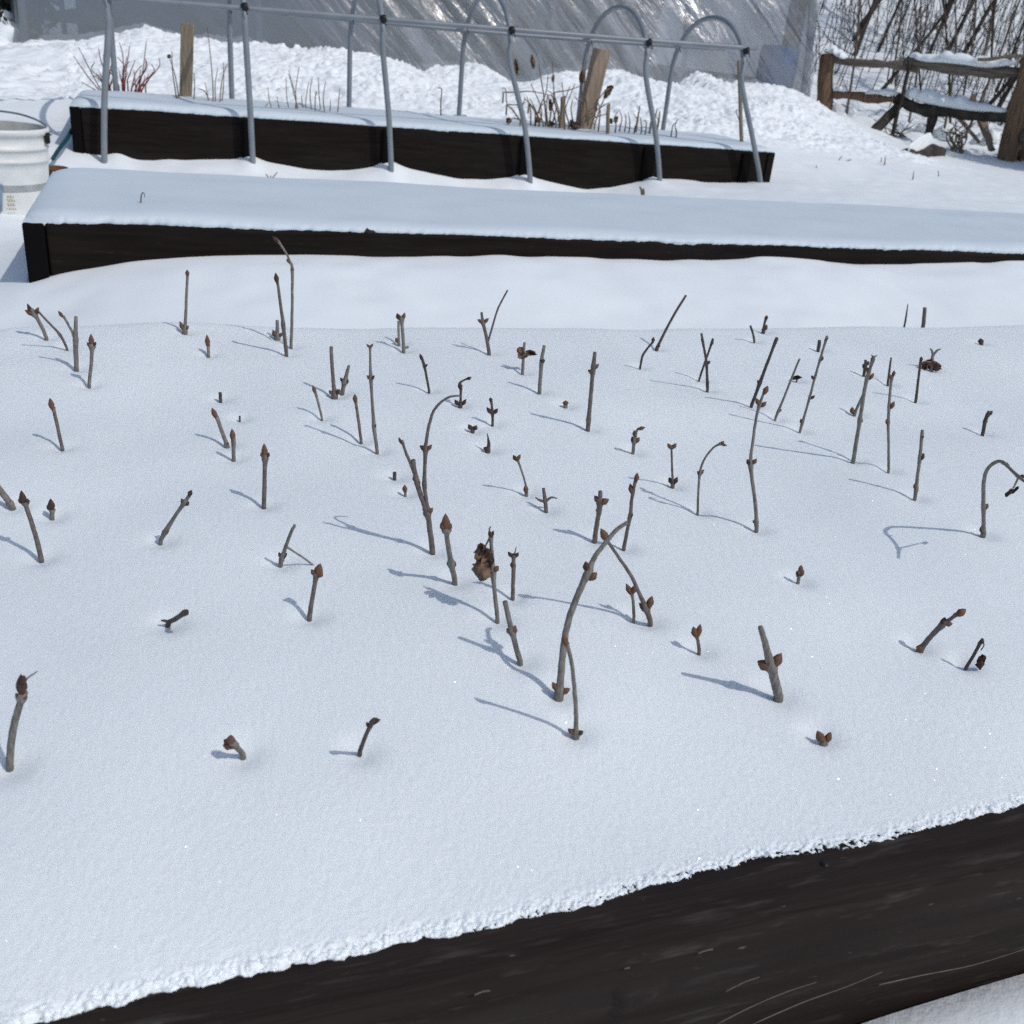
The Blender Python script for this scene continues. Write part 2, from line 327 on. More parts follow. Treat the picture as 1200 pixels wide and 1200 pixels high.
# ------------------------------------------------------------------ the snow on the beds
STICK_BASES = []
def bed_snow_h(x, y):          # height of the front bed's snow away from its edges
    x = np.asarray(x, float); y = np.asarray(y, float)
    crest = np.interp(x, [-.25, .0, .28, .75, 1.05, 1.35, 1.6, 2.2], [.0, .005, -.003, -.004, .002, .011, .009, .004]) + .003 * vn(x * 3.2 + .4, 0 * x, 25)
    return .300 + .0055 * vn(x * 2.3, y * 2.6, 21) + .0042 * vn(x * 5.3, y * 5.3, 23) + .0012 * vn(x * 11, y * 11, 22) + sstep(1.05, 1.42, y) * crest - .013 * (np.clip(.68 - y, 0, 1) / .3) ** 2
def wave(x): return fbm(x, 0 * x + 1.5, 31, 3)
def bed_snow(name, xs, ys, x0, x1, y0, y1, ztop, zedge, rf, rb, re, material, edge_amp, grain, hfun=None, front=None, dimples=()):
    X, Y = np.meshgrid(xs, ys, indexing='ij')
    dl = np.minimum(np.minimum((X - x0) / re, (x1 - X) / re), 1)
    df = np.minimum((Y - y0) / rf, 1); db = np.minimum((y1 - Y) / rb, 1)
    a = np.stack([1 - np.clip(dl, 0, 1), 1 - np.clip(np.minimum(df, db), 0, 1)], -1)
    d = np.clip(np.sqrt((a ** 2).sum(-1)), 0, 1)
    prof = np.sqrt(np.clip(1 - d ** 2.3, 0, 1)) ** 1.1
    H = hfun(X, Y) if hfun else ztop + .004 * vn(X * 2.2, Y * 4, 41) + .0025 * vn(X * 7, Y * 9, 42)
    for (bx, by, r, dp) in dimples:
        ix = np.searchsorted(xs, [bx - 4 * r, bx + 4 * r]); iy = np.searchsorted(ys, [by - 4 * r, by + 4 * r])
        sl_ = (slice(*ix), slice(*iy))
        H[sl_] -= dp * np.exp(-((X[sl_] - bx) ** 2 + (Y[sl_] - by) ** 2) / (2 * r * r))
    Z = zedge + (H - zedge) * prof
    e = sstep(.7, 1.0, 1 - np.clip(df, 0, 1))
    eb = sstep(.5, 1.0, 1 - np.clip(np.minimum(db, (X - x0) / re), 0, 1))
    Yo = (edge_amp * wave(X * 6) + .6 * edge_amp * wave(X * 40 + 5) + .5 * edge_amp * vn(X * 130, X * 0, 33)) * e + edge_amp * wave(X * 3 + 9) * eb
    if front is not None: Yo = Yo + np.interp(X, *front) * (1 - np.clip((Y - y0) / .25, 0, 1)) ** 1.0
    Y = Y + Yo
    Z = Z + grain * .12 * (.9 * vn(X * 300, Y * 300, 51) + vn(X * 560, Y * 560, 52))
    nr = int(np.searchsorted(ys, y0 + rf * .5)); sl_ = (slice(None), slice(0, nr))
    Pn = np.stack([X[sl_], Y[sl_], Z[sl_]], -1); du = np.gradient(Pn, axis=0); dv = np.gradient(Pn, axis=1); Nn = np.cross(du, dv); Nn /= np.linalg.norm(Nn, axis=-1, keepdims=True) + 1e-12
    ee = sstep(.86, .99, 1 - np.clip(df[sl_], 0, 1)); q = Pn
    D = (.5 * vn3(q[..., 0] * 230, q[..., 1] * 210, q[..., 2] * 210, 53) + .9 * vn3(q[..., 0] * 430, q[..., 1] * 430, q[..., 2] * 430, 54) + .8 * vn3(q[..., 0] * 850, q[..., 1] * 850, q[..., 2] * 850, 55)) * grain * (.08 + 1.5 * ee)
    Pn = Pn + Nn * D[..., None]; X = X.copy(); X[sl_] = Pn[..., 0]; Y[sl_] = Pn[..., 1]; Z[sl_] = Pn[..., 2]
    P = np.stack([X, Y, Z], -1)
    lo = P[:, :1].copy(); lo[..., 2] -= .012; lo[..., 1] += .01
    hi = P[:, -1:].copy(); hi[..., 2] -= .03
    P = np.concatenate([lo, P, hi], 1)
    return grid_obj(name, P, material)

# ------------------------------------------------------------------ raised beds
def raised_bed(rect, ztop, label, thick=.04, cleats=(), zbot=-.05, bev=.007, bm=None):
    x0, x1, y0, y1 = rect
    r = thing("raised_bed", ((x0 + x1) / 2, (y0 + y1) / 2, zbot), label, "raised bed")
    h = ztop - zbot; zc = (ztop + zbot) / 2
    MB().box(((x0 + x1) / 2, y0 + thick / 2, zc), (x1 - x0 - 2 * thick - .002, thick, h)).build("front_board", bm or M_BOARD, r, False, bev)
    MB().box(((x0 + x1) / 2, y1 - thick / 2, zc), (x1 - x0 - 2 * thick - .002, thick, h)).build("back_board", M_BOARD, r, False, .007)
    for s, x in ((0, x0 + thick / 2), (1, x1 - thick / 2)):
        MB().box((x, (y0 + y1) / 2, zc - .002), (thick, y1 - y0 + .012, h)).build("end_board", M_BOARD_DK if s == 0 else M_BOARD, r, False, .005)
    MB().box(((x0 + x1) / 2, (y0 + y1) / 2, zc - .02), (x1 - x0 - 2 * thick - .004, y1 - y0 - 2 * thick - .004, h - .04)).build("soil", M_SOIL, r, False)
    for x, w in cleats:
        MB().box((x, y0 - .009, zc - .006), (w, .018, h - .012)).build("cleat", M_BOARD_DK, r, False, .003)
    return r
bed1 = raised_bed(B1, .279, "nearest raised bed of dark stained boards, full of twig cuttings", .062, bev=.013, bm=M_BOARD_WORN_LIT)
bed2 = raised_bed(B2, .298, "middle raised bed of dark boards with bare smooth snow on top")
bed3 = raised_bed(B3, .298, "farthest raised bed of dark boards, standing under the grey hoops",
                  cleats=[(.33, .05), (.945, .05), (1.60, .045), (2.245, .06), (2.79, .05)])
MB().tube([np.array(atz(967, 1013, .2795)) + [0, 0, -.004], np.array(atz(967, 1013, .2795)) + [0, 0, .0008]], .0024, 10).build("nail_hole", M_BLACK, bed1)

def plank_knot(px, py, w, h, sd):
    c = at(px, py, B1[2] - .0005); n = 20; V = [c + [0, -.0032, 0]]; Fc = []
    for i in range(1, 8):
        f = i / 7
        for k in range(n):
            a = 2 * math.pi * k / n; rr = f * (1 + .22 * float(vn(math.cos(a) * 1.5 + sd, math.sin(a) * 1.5, sd)))
            V.append(c + np.array([math.cos(a) * w * rr, -.0045 * (1 - f ** 2) + .0015 + .0016 * (1 - f) * float(vn(f * 5 + sd, math.cos(a) * 2, sd + 1)), math.sin(a) * h * rr]))
    for k in range(n): Fc.append((0, 1 + (k + 1) % n, 1 + k))
    for i in range(6):
        for k in range(n): Fc.append((1 + i * n + k, 1 + i * n + (k + 1) % n, 1 + (i + 1) * n + (k + 1) % n, 1 + (i + 1) * n + k))
    MB().add(V, Fc).build("knot", M_BOARD_WORN_LIT, bed1)
plank_knot(748, 1168, .021, .016, 3)
for q in ([(818, 1118), (826, 1114), (836, 1112)], [(735, 1121), (742, 1116)], [(556, 1166), (566, 1162), (574, 1161)]):
    P = [atz(x, y, .2788) if y < 1100 or x < 700 else at(x, y, B1[2] - .0006) for x, y in q]
    P = [p if p[1] > B1[2] else np.array([p[0], B1[2] - .0003, min(p[2], .274)]) for p in P]
    MB().tube(crv(P, 3), .00035, 5).build("pale_sliver", M_STRAW, bed1)

# ------------------------------------------------------------------ the cuttings
EH = np.array([-R[0, 2], -R[1, 2], 0.0]); EH /= np.linalg.norm(EH)
def on_snow(px, py):
    p = atz(px, py, .3)
    for _ in range(4): p = atz(px, py, float(bed_snow_h(p[0], p[1])))
    return p
def tip_from_shadow(px, py, S):
    d = R @ ray(px, py); A = np.array([d, -SUN]).T
    t, *_ = np.linalg.lstsq(A, S - CAM, rcond=None)
    return CAM + d * t[0]
def _bud_mesh():
    mb = MB(); n = 12; rings = [(-.12, .3), (0, .52), (.1, .74), (.22, .93), (.36, 1.03), (.5, 1.0), (.63, .86), (.76, .63), (.87, .38), (.95, .18), (1., .04)]
    V = []; Fc = []
    for i, (z, r) in enumerate(rings):
        for k in range(n):
            A = 2 * math.pi * k / n
            rr = r * (1 + .09 * math.cos(2 * A + .6) + .05 * max(0, math.cos(4 * A + 1.2 * i)) - (.06 if i in (3, 6) else 0)) * .52
            V.append((rr * math.cos(A), rr * math.sin(A) * .92, z))
    for i in range(len(rings) - 1):
        for k in range(n): Fc.append((i * n + k, i * n + (k + 1) % n, (i + 1) * n + (k + 1) % n, (i + 1) * n + k))
    Fc.append(tuple(range(n))[::-1]); Fc.append(tuple((len(rings) - 1) * n + k for k in range(n)))
    mb.add(V, Fc)
    out = []
    for m in (M_BUD, M_BUD_DK):
        me = bpy.data.meshes.new("bud"); me.from_pydata(mb.v, [], mb.f); me.materials.append(m)
        me.polygons.foreach_set("use_smooth", [True] * len(me.polygons)); out.append(me)
    return out
BUD_MESH = _bud_mesh()
CAMR = np.array([R[0, 0], R[1, 0], R[2, 0]]); CAMU = np.array([R[0, 1], R[1, 1], R[2, 1]]); CAMB = np.array([R[0, 2], R[1, 2], R[2, 2]])
def leaf_patch(c, w, h, seed, n=14, crump=.35, fold=1.2, tilt=0.0):
    """a crumpled dried leaf hung at c, w x h metres, facing roughly the camera side"""
    side = np.array([EH[1], -EH[0], 0]); up = np.array([0, 0, 1.]); ca, sa = math.cos(tilt), math.sin(tilt)
    s2 = side * ca + up * sa; u2 = up * ca - side * sa
    u = np.linspace(-1, 1, n); v = np.linspace(-1, 1, n + 4); U, V = np.meshgrid(u, v, indexing='ij')
    outl = np.sqrt(np.clip(1 - np.abs(V) ** 2.2, 0, 1)) * (1 + .22 * vn(V * 4 + seed, V * 0 + 3, seed)) + .04
    x = U * outl * .5; y = V * .5
    z = fold * .22 * np.sin(U * 2.2 + V * 1.3 + seed) * outl + crump * .5 * vn(U * 2.3 + seed * 3, V * 2.7, seed + 2) + crump * .25 * vn(U * 5, V * 5 + seed, seed + 3)
    x = x + crump * .16 * vn(U * 3, V * 3 + seed * 2, seed + 5); y = y + crump * .12 * vn(U * 3 + 7, V * 3 + seed, seed + 6)
    P = np.array(c) + x[..., None] * w * s2 + y[..., None] * h * u2 + z[..., None] * w * (-EH)
    mb = MB(); nx, ny = P.shape[:2]; fl = P.reshape(-1, 3)
    mb.add(fl, [(i * ny + j, (i + 1) * ny + j, (i + 1) * ny + j + 1, i * ny + j + 1) for i in range(nx - 1) for j in range(ny - 1)])
    return mb
NCUT = [0]
def cutting(label, pts, sh=None, buds=(), br=(), leaves=(), m=None, dark=False, tp=None, tip2=None, group="twig cuttings in the snowy front bed", name="cutting", blunt=True, k=None):
    """pts: (x, y, width) along the stem from the snow up; sh: where the tip's shadow falls; buds: (x, y, length, angle, width)"""
    NCUT[0] += 1; sd = NCUT[0]
    m = m or (M_STEM_DK if dark else (M_STEM, M_STEM, M_STEM_RED)[sd % 3])
    B = on_snow(pts[0][0], pts[0][1]); d0 = (B - CAM) @ EH
    tx, ty = tp or (pts[-1][0], pts[-1][1])
    L0 = sum(math.dist(pts[i][:2], pts[i + 1][:2]) for i in range(len(pts) - 1)) * depth(B) / F + 1e-6
    lean = 0.0
    if k is not None: lean = k
    elif sh:
        S = on_snow(*sh); T = tip_from_shadow(tx, ty, S); lean = float(np.clip((T - CAM) @ EH - d0, -.55 * L0, .55 * L0))
    ys = [p[1] for p in pts]; yt = min(ys); bow = 0.0
    if tip2:
        T2 = tip_from_shadow(*tip2[0], on_snow(*tip2[1])); f2 = np.clip((pts[0][1] - tip2[0][1]) / (pts[0][1] - yt), 0, 1)
        bow = float(np.clip((T2 - CAM) @ EH - d0 - lean * f2, -.09, .09)) / (tip2[0][0] - pts[0][0]) ** 1.7
    def w3(px, py):
        fr = np.clip((pts[0][1] - py) / max(1, pts[0][1] - yt), -.2, 1.05)
        d = R @ ray(px, py); return CAM + d * ((d0 + lean * fr + bow * max(0, px - pts[0][0]) ** 1.7) / (d @ EH))
    STICK_BASES.append((B[0], B[1], .007 + .5 * pts[0][2] * depth(B) / F, .0048))
    r = thing(name, B, label, "twig cutting", group)
    def tube(pl, root):
        C3 = []; W = []
        for q in crv([np.array(p, float) for p in pl], 5):
            p3 = w3(q[0], q[1]); C3.append(p3); W.append(.5 * q[2] * depth(p3) / F)
        if root:
            dv = C3[0] - C3[min(3, len(C3) - 1)]; dv /= np.linalg.norm(dv) + 1e-9; dv = dv * .4 + np.array([0, 0, -.6])
            C3.insert(0, C3[0] + dv * .03); W.insert(0, W[0])
        # nodes swell where buds sit
        for b in buds:
            pb = w3(b[0], b[1]); dd = [np.linalg.norm(c - pb) for c in C3]; i = int(np.argmin(dd))
            if dd[i] < 5 * W[i]:
                W[i] *= 1.3
                if 0 < i < len(W) - 1: W[i - 1] *= 1.08; W[i + 1] *= 1.06
        ph = random.random() * 9
        C3 = [c + CAMR * float(vn(i * .6 + ph, 0., sd)) * W[0] * .07 for i, c in enumerate(C3)]
        mb = MB(); mb.tube(C3, W, 9, .05); return mb
    st = tube(pts, True).build("stem", m, r)
    for q in br:
        tube(q, False).build("side_twig", m, r)
    for b in buds:
        bx, by, bl, ang, bw = b[:5]; mi = b[5] if len(b) > 5 else (1 if dark else (0 if (sd + int(bx)) % 3 else 1))
        p = w3(bx, by) - EH * .0012; D = depth(p) / F; a = math.radians(ang)
        zax = CAMR * math.cos(a) + CAMU * math.sin(a) + CAMB * .18; zax /= np.linalg.norm(zax)
        xax = np.cross(zax, CAMB); xax /= np.linalg.norm(xax); yax = np.cross(zax, xax)
        bl *= .9 * random.uniform(.86, 1.12); bw *= .9 * random.uniform(.88, 1.1); Mx = np.stack([xax * bw * D, yax * bw * D, zax * bl * 1.05 * D], 1)
        o = bpy.data.objects.new("bud", BUD_MESH[mi]); link(o, r)
        o.matrix_local = Matrix([list(Mx[i]) + [float((p - B)[i])] for i in range(3)] + [[0, 0, 0, 1]])
    for lf in leaves:
        lx, ly, lw, lh, sd2 = lf[:5]; c = w3(lx, ly) - EH * .002; D = depth(c) / F
        leaf_patch(c, lw * D, lh * D, sd2, tilt=math.radians(lf[5] if len(lf) > 5 else 0)).build("dried_leaf", M_LEAF_DK if (len(lf) > 6 and lf[6]) else M_LEAF, r)
    return r
C = cutting
#   -- back left corner
C("cutting with three dark buds clustered at its tip, farthest left on the bed", [(54, 395, 4.2), (49, 383, 4.2), (41, 369, 4.5), (37, 362, 4)], (21, 389), [(40, 369, 12, 150, 6), (38, 368, 14, 110, 6), (42, 368, 10, 60, 5)])
C("thin arched twig bowing down to the right beside the leftmost bud cluster", [(78, 407, 3), (70, 392, 3), (56, 377, 2.6), (46, 366, 2.4)], (11, 403), [(70, 392, 5, 120, 3), (46, 366, 5, 150, 3.5)])
C("forked cutting with a cut top and a thin side twig rising to its left", [(89.5, 431, 5.6), (88.5, 399, 5.4), (89, 371, 3.8)], (61, 418), [(88, 400, 8, 60, 4), (74, 371, 8, 125, 4)], [[(88, 398, 4), (84, 388, 3), (78, 377, 2.8), (74, 370, 2.4)]], k=0)
C("straight cutting with a fat pointed terminal bud, right of the forked cutting at back left", [(104.5, 450.5, 4), (107, 424, 4), (108, 402, 4.2)], (81, 439), [(108, 405, 15, 90, 7), (106, 405, 6, 130, 4), (110, 405, 6, 50, 4)])
C("cutting leaning left with a pointed bud, alone near the left frame edge", [(72.5, 523.5, 4.2), (67, 498, 4), (62, 477, 4.2)], (37, 510), [(62, 479, 13, 98, 6.5)])
C("slim upright cutting on the far edge with a bud at its foot, farthest left there", [(216.7, 388, 4), (218, 360, 3.3), (220, 320, 3)], None, [(215, 386, 10, 110, 5), (220, 323, 7, 90, 5), (218, 386, 6, 50, 4)])
C("short cutting that is mostly one long pointed dark bud", [(244.5, 415, 3.6), (244, 403, 3.6)], (232, 408), [(244, 406, 14, 92, 6)])
C("leaning cutting with a pointed bud crossing before the stub at the far edge", [(335.5, 414, 4.4), (332, 381, 4.2), (328, 351, 3.6), (325, 329, 3.2)], (267, 400), [(325, 331, 14, 97, 6), (331, 379, 5, 60, 3)])
C("stubby cut twig with a bud low on its left, behind the leaning cutting", [(325, 395, 4.6), (325, 375, 4)], (313, 390), [(323, 394, 10, 110, 5), (328, 394, 6, 50, 4)])
C("tallest far-edge cutting, its thin tip bent over to the left", [(341, 405, 3.8), (342, 380, 3.6), (342.5, 351, 3.4), (342.5, 316, 3.4), (340, 307, 3), (335, 296, 2.6), (324.6, 280.6, 2.6)], None, [(342, 318, 7, 70, 4), (340, 308, 6, 130, 4), (326, 283, 9, 135, 4.5)], k=.01)
C("blunt cutting with two buds at its foot, leaning apart from a short green twig", [(392, 463, 5), (390, 440, 4.5), (388, 406, 4.2)], (354, 448), [(390, 462, 8, 130, 5), (394, 462, 8, 55, 5)])
C("short green-tipped twig leaning right, next to a blunt upright cutting", [(401.5, 458, 5), (404.5, 445, 5), (409, 428.5, 3.4)], None, [(405, 449, 8, 60, 5), (402, 447, 6, 120, 4)])
C("thin short bud-tipped cutting leaning left, beside a taller pair at centre left", [(377, 488.5, 2.8), (373, 472, 2.8), (369, 458, 3)], (348, 478), [(369.5, 460, 9, 105, 5)])
C("medium cutting with a terminal bud, shorter of a close pair left of the long arch", [(423, 515.5, 3.7), (420, 492, 3.6), (416.6, 469, 3.6)], (361, 493), [(416.6, 471, 11, 92, 6)])
C("tall thin cutting with a notched tip and two nodes, taller of a close pair", [(442, 527.5, 4.2), (438.5, 500, 4.2), (434.5, 442.5, 3.2), (433.5, 405, 2.6)], None, [(438.5, 500, 5, 60, 4), (434, 444, 7, 130, 4), (435.5, 444, 7, 50, 4), (433.5, 407, 6, 130, 3), (434, 407, 6, 50, 3)], k=.0)
C("tiny cut stub barely above the snow, above the bud pair at centre left", [(258.5, 467.5, 4), (258, 460, 3.8)], None, dark=True)
C("dark speck of twig just poking through near the tiny stub", [(281, 490, 2.4), (281, 487.5, 2)], None, dark=True)
C("cutting leaning left with a long dark bud, behind the bud-topped stub", [(265.5, 520, 4.8), (260, 505, 4.6), (253, 486, 4)], (226, 509), [(253.5, 489, 14, 110, 6), (266, 521, 5, 60, 4)])
C("short stub topped by a pointed brown bud, in front of the left-leaning cutting", [(274, 536, 4.6), (273.5, 513, 4.6)], (254, 531), [(273.5, 516, 16, 92, 7)])
C("thick upright cutting with a pointed bud, alone in the left middle of the bed", [(309.5, 591, 5.4), (310, 560, 5.2), (311, 532, 5)], (266, 575), [(311, 535, 17, 92, 7.5), (309, 535, 7, 120, 5), (313, 535, 7, 60, 5)])
# -- back centre
C("cutting with two buds at its cut top and a stub shoot at its foot", [(473, 410, 4.2), (472, 392, 4), (470.5, 370, 4)], (443, 400), [(468, 374, 8, 110, 5), (472, 374, 8, 70, 5)], [[(473, 408, 3), (479, 406.5, 3)]])
C("thin twig standing close behind the cutting with two top buds", [(467.5, 402, 3), (467.2, 388, 3), (467, 376, 3)], (444, 394), [(466, 401, 7, 110, 4)])
C("forked cutting on the far edge, a long thin side twig slanting up right", [(573, 412.5, 4.5), (570, 395, 4.2), (566, 378, 3.8), (564.5, 366, 3)], (531, 404), [(566, 378, 8, 150, 4), (567, 378, 8, 40, 4)], [[(572, 400, 2.6), (577, 383, 2.4), (583, 363, 2.3), (590, 349, 2.2), (595, 340, 2)]], k=.0)
C("short twig with curled withered leaf scraps on both sides", [(612.5, 435.5, 3.8), (613.5, 418, 3.6), (614.7, 401, 3)], (588, 427), [], leaves=[(609.5, 410, 8, 8, 3, 20), (612.5, 416, 11, 9, 4, 0), (622, 413, 14, 7, 5, 5)])
C("blunt upright cutting with a brown node halfway, right of the leaf-scrap twig", [(632.3, 458, 4.6), (634.5, 425, 4.4), (637.8, 405, 3.8)], (596, 448), [(635, 425, 8, 80, 6)])
C("thin dark cutting leaning left with a knobbly tip, above the long arch", [(502.7, 457, 3), (498, 432, 3), (494, 418, 3)], (466, 449), [(495, 422, 8, 110, 4), (498, 430, 5, 50, 3)], dark=True)
C("kinked twig with buds at its foot and a bent top pointing right", [(539.5, 474, 3), (540, 456, 3), (539, 450, 4), (541, 447, 2.4), (550, 442.5, 2.2)], None, [(537, 474, 8, 125, 5), (542, 474, 8, 55, 5), (540, 456, 9, 100, 6), (548, 444, 6, 25, 4)], k=0, dark=True)
C("small cutting with a pair of buds in the middle like open arms", [(577.3, 495.5, 3.2), (577, 481, 3.2), (575.3, 468, 2.6)], (554, 489), [(576, 484, 9, 130, 5), (579, 484, 9, 50, 5), (575.5, 470, 5, 100, 4)], dark=True)
C("dark two-lobed bud barely above the snow, under the small open-armed cutting", [(554, 503, 3), (554, 500, 3)], None, [(552.5, 503, 7, 120, 5), (556, 503, 7, 60, 5)], dark=True)
C("black hooked scrap of stem with a thin curved point", [(572, 526, 5), (572.8, 520, 4), (571.8, 513, 2.2), (571.3, 508, 1)], None, [(571, 526, 5, 160, 5)], dark=True)
C("reddish bud tip just showing through the snow, right of centre back", [(662.8, 474, 4), (662.8, 472, 3)], None, [(662.8, 474, 5, 90, 7, 0)])
C("thick forked cutting with one long stem arching over to the right", [(506.7, 644, 6.8), (504, 622, 6.6), (500.7, 601.5, 6.6), (493, 580, 6), (488, 562, 6), (484, 539, 5.4)], (430, 625),
  [(502, 601, 10, 50, 6, 0), (500, 600, 12, 110, 6, 0), (488, 564, 9, 110, 6), (499, 527, 9, 140, 5), (501, 527, 9, 50, 5), (470.5, 519, 8, 112, 3.6, 1)],
  [[(489, 565, 4.6), (483, 548, 4), (476, 531, 3.6), (471, 516, 3)], [(501.5, 599, 4.6), (497.5, 568, 4.6), (498.8, 527, 4.4), (500.5, 511, 4), (505, 490, 3.6), (512, 476, 3.2), (523.7, 466.5, 2.8), (533, 464, 2.4), (541, 464, 1.6)]])
C("curved cutting with a large dark red bud at its tip, right of the arching fork", [(533, 679.7, 6.4), (529, 661, 6.4), (524.5, 635, 6), (523, 618, 5.8)], (452, 668), [(523, 620, 20, 92, 9.5, 0), (520.5, 620, 9, 115, 6, 0), (525.5, 620, 9, 65, 6, 0), (528, 662, 8, 130, 6), (531, 663, 7, 60, 5)])
C("tall cutting with a crumpled brown dead leaf hanging on its left side", [(583, 724, 5.2), (578.5, 680, 5), (576, 640, 4.8), (575, 625, 4)], (499, 688), [(579, 668, 9, 45, 7), (578, 672, 8, 130, 6), (576, 628, 9, 115, 5, 1), (575.5, 629, 10, 70, 5, 1)], [[(575, 627, 3), (572, 634, 2.4), (566, 645, 2)], [(574, 626, 2.5), (573.5, 620, 2), (575, 617, 1.6)]],
  leaves=[(566, 646, 19, 24, 11, 12), (564.5, 667, 22, 26, 14, -10), (571, 657, 13, 32, 17, -8)])
C("straight cutting with a blackened top and thin curled wisp, right of the dead leaf", [(601, 697.5, 4.8), (601.6, 672, 4.8), (602, 650, 4.6)], (559, 681), [(601.5, 664, 8, 110, 5, 1), (600, 652, 8, 125, 5, 1), (604, 652, 8, 55, 5, 1)], [[(602.5, 650, 2), (604, 645, 1.3), (605, 641, 1)]])
C("thick cut-topped twig leaning left with one round bud in the middle", [(609, 773, 6.8), (604, 755, 6.6), (599, 736, 6.4), (592, 705, 6.2)], (538, 747), [(601, 742, 12, 75, 9, 0), (598, 741, 8, 125, 6)])
C("thin leaning twig with a big bud at its foot and two-lobed bud on top", [(617, 577, 3.4), (615.5, 566, 2.6), (611, 551, 2.5), (605.5, 536, 2.6)], (563, 567), [(616.7, 577, 12, 95, 6.5), (605, 539, 8, 120, 5), (606, 539, 8, 60, 4)])
C("short stub with two withered shoots spread out like a cross", [(640, 595.5, 5), (638.5, 584, 4.6), (637, 572, 3.6)], (618, 588), [], [[(638, 588, 3.6), (632, 586, 2.8), (627.5, 583, 1.4)], [(639, 588, 3.6), (646, 583, 2.8), (653, 584, 1.4)]])
C("tiny pale brown bud standing alone, left of the thick arching fork", [(475, 577, 3), (474.8, 573, 3)], None, [(474.8, 576, 10, 92, 6, 0)])
C("tiny square-cut dark stub, left of the arching fork's tip bud", [(462.5, 558, 4.4), (462.5, 553.5, 4.4)], None, dark=True)
# -- back right
C("tall cut-topped cutting with two small buds held out on opposite sides", [(689, 501, 5.2), (691, 478, 5), (693.5, 450, 4.6), (697, 413, 4.2)], (623, 485), [(696, 432, 10, 45, 5), (695, 437, 9, 150, 5), (690, 491, 4, 60, 4)])
C("thin wavy twig with a small bud, lower left of a long slanting stick", [(750.4, 429.5, 2.8), (753, 417, 2.8), (759, 408, 2.6), (764, 402, 2.6), (765.5, 399, 3)], (730, 430), [(765, 401, 7, 85, 4)], dark=True)
C("long smooth stick slanting right beyond the bed edge, its shadow on the path", [(769.8, 408, 3.6), (778, 391, 3.2), (791, 367, 3), (804, 346, 2.8)], None, [(770.5, 407, 5, 60, 4)], k=.02, dark=True)
C("left-leaning stick of a crossed pair of thin twigs", [(829, 456, 3.2), (828, 427, 3), (825, 408, 2.8), (822, 391, 2.8)], (762, 446), [(823.5, 400, 6, 110, 3.5), (829, 426, 5, 50, 3.5), (828.6, 449, 4, 60, 3.5)], dark=True)
C("right-leaning stick of a crossed pair of thin twigs", [(819.6, 443.7, 2.6), (827, 422, 2.6), (835.7, 397, 2.6)], (789, 436), [(833, 404, 6, 60, 3.5)], dark=True)
C("small knobbly cutting with clustered buds and one leaf-like bud pointing right", [(742, 528, 4), (743, 518, 4), (745, 508, 3.2), (747.5, 503, 2.6), (750, 502, 2.2)], (719, 528), [(743, 518, 9, 110, 6), (745.5, 518, 8, 60, 5), (744, 511, 8, 95, 6), (748, 502.5, 10, 15, 5)])
C("slim upright cutting with forked buds at its top and a bud pair at its foot", [(788.4, 567.7, 3), (787.5, 545, 2.6), (786.8, 523, 2.6)], (734, 558), [(786, 525, 9, 125, 4.5), (788, 525, 9, 55, 4.5), (787, 566, 9, 115, 5), (790, 566, 10, 65, 5)])
C("thin cutting that curves over to the right with a tiny forked tip", [(817.6, 598.7, 3), (818.5, 575, 2.8), (820, 555, 3), (825, 539, 2.6), (835.7, 525, 2.4), (846, 519, 2.6)], (763, 583), [(820, 556, 8, 55, 4), (819.5, 556, 6, 120, 3.5), (845, 520, 6, 50, 3.5), (845, 520, 7, -15, 3.5)])
C("tall kinked cutting with a red-brown bud on top and buds at two nodes", [(886.8, 619, 4.6), (885, 590, 4.4), (879.6, 545, 4.2), (882, 520, 3.6), (886, 490, 3.4), (890.5, 473, 3.6), (895, 460, 2.6)], (750, 572), [(895, 461, 12, 65, 7, 0), (889, 474, 9, 115, 5), (892, 476, 9, 45, 5), (878.5, 544, 8, 120, 5), (882, 543, 8, 55, 5), (885, 612, 5, 140, 4)])
C("long dark stick slanting right with a blunt tip, behind the tall kinked cutting", [(881, 474, 4), (890, 450, 4), (900, 423, 3.6), (910.5, 396, 3.4)], (825, 465), [(890, 450, 6, 120, 4), (909, 399, 5, 60, 4)], dark=True)
C("thin stick slanting right, shorter and right of the long dark slanting stick", [(909, 489.5, 3), (917, 470, 2.8), (927, 445, 2.6), (937, 420.5, 2.6)], (869, 476), [(913, 482, 4, 50, 3)])
C("curled dark scrap of dead leaf lying flat between slanting sticks", [(934, 445, 2), (935, 442, 1.6)], None, [], leaves=[(934, 442, 11, 5, 23, 4, 1), (930, 443, 6, 4, 29, 0, 1)], dark=True)
C("short thin dark twig leaning left on the far right edge of the bed", [(884, 399, 2.8), (882, 390, 2.6), (879.5, 382, 2.6)], (861, 397), [], dark=True)
C("short twig with a bud at its foot, exactly on the far bed edge", [(894.6, 388, 4), (896, 379, 3), (898.4, 370.5, 3)], None, [(896, 387, 7, 70, 4), (897.5, 374, 5, 80, 4)], dark=True)
C("long thin stick slanting right with four small nodes along it", [(938, 503.6, 2.9), (949, 465, 2.7), (955, 442, 2.7), (962, 418, 2.7), (969, 394, 2.7)], (856, 486), [(939, 496, 6, 100, 4), (950, 467, 6, 40, 3.5), (953, 444, 6, 120, 3.5), (962, 422, 6, 70, 4), (968, 398, 6, 75, 4)])
C("short thick stub behind the long four-noded stick", [(959, 409, 4.2), (960.5, 399, 4)], (948, 407), dark=True)
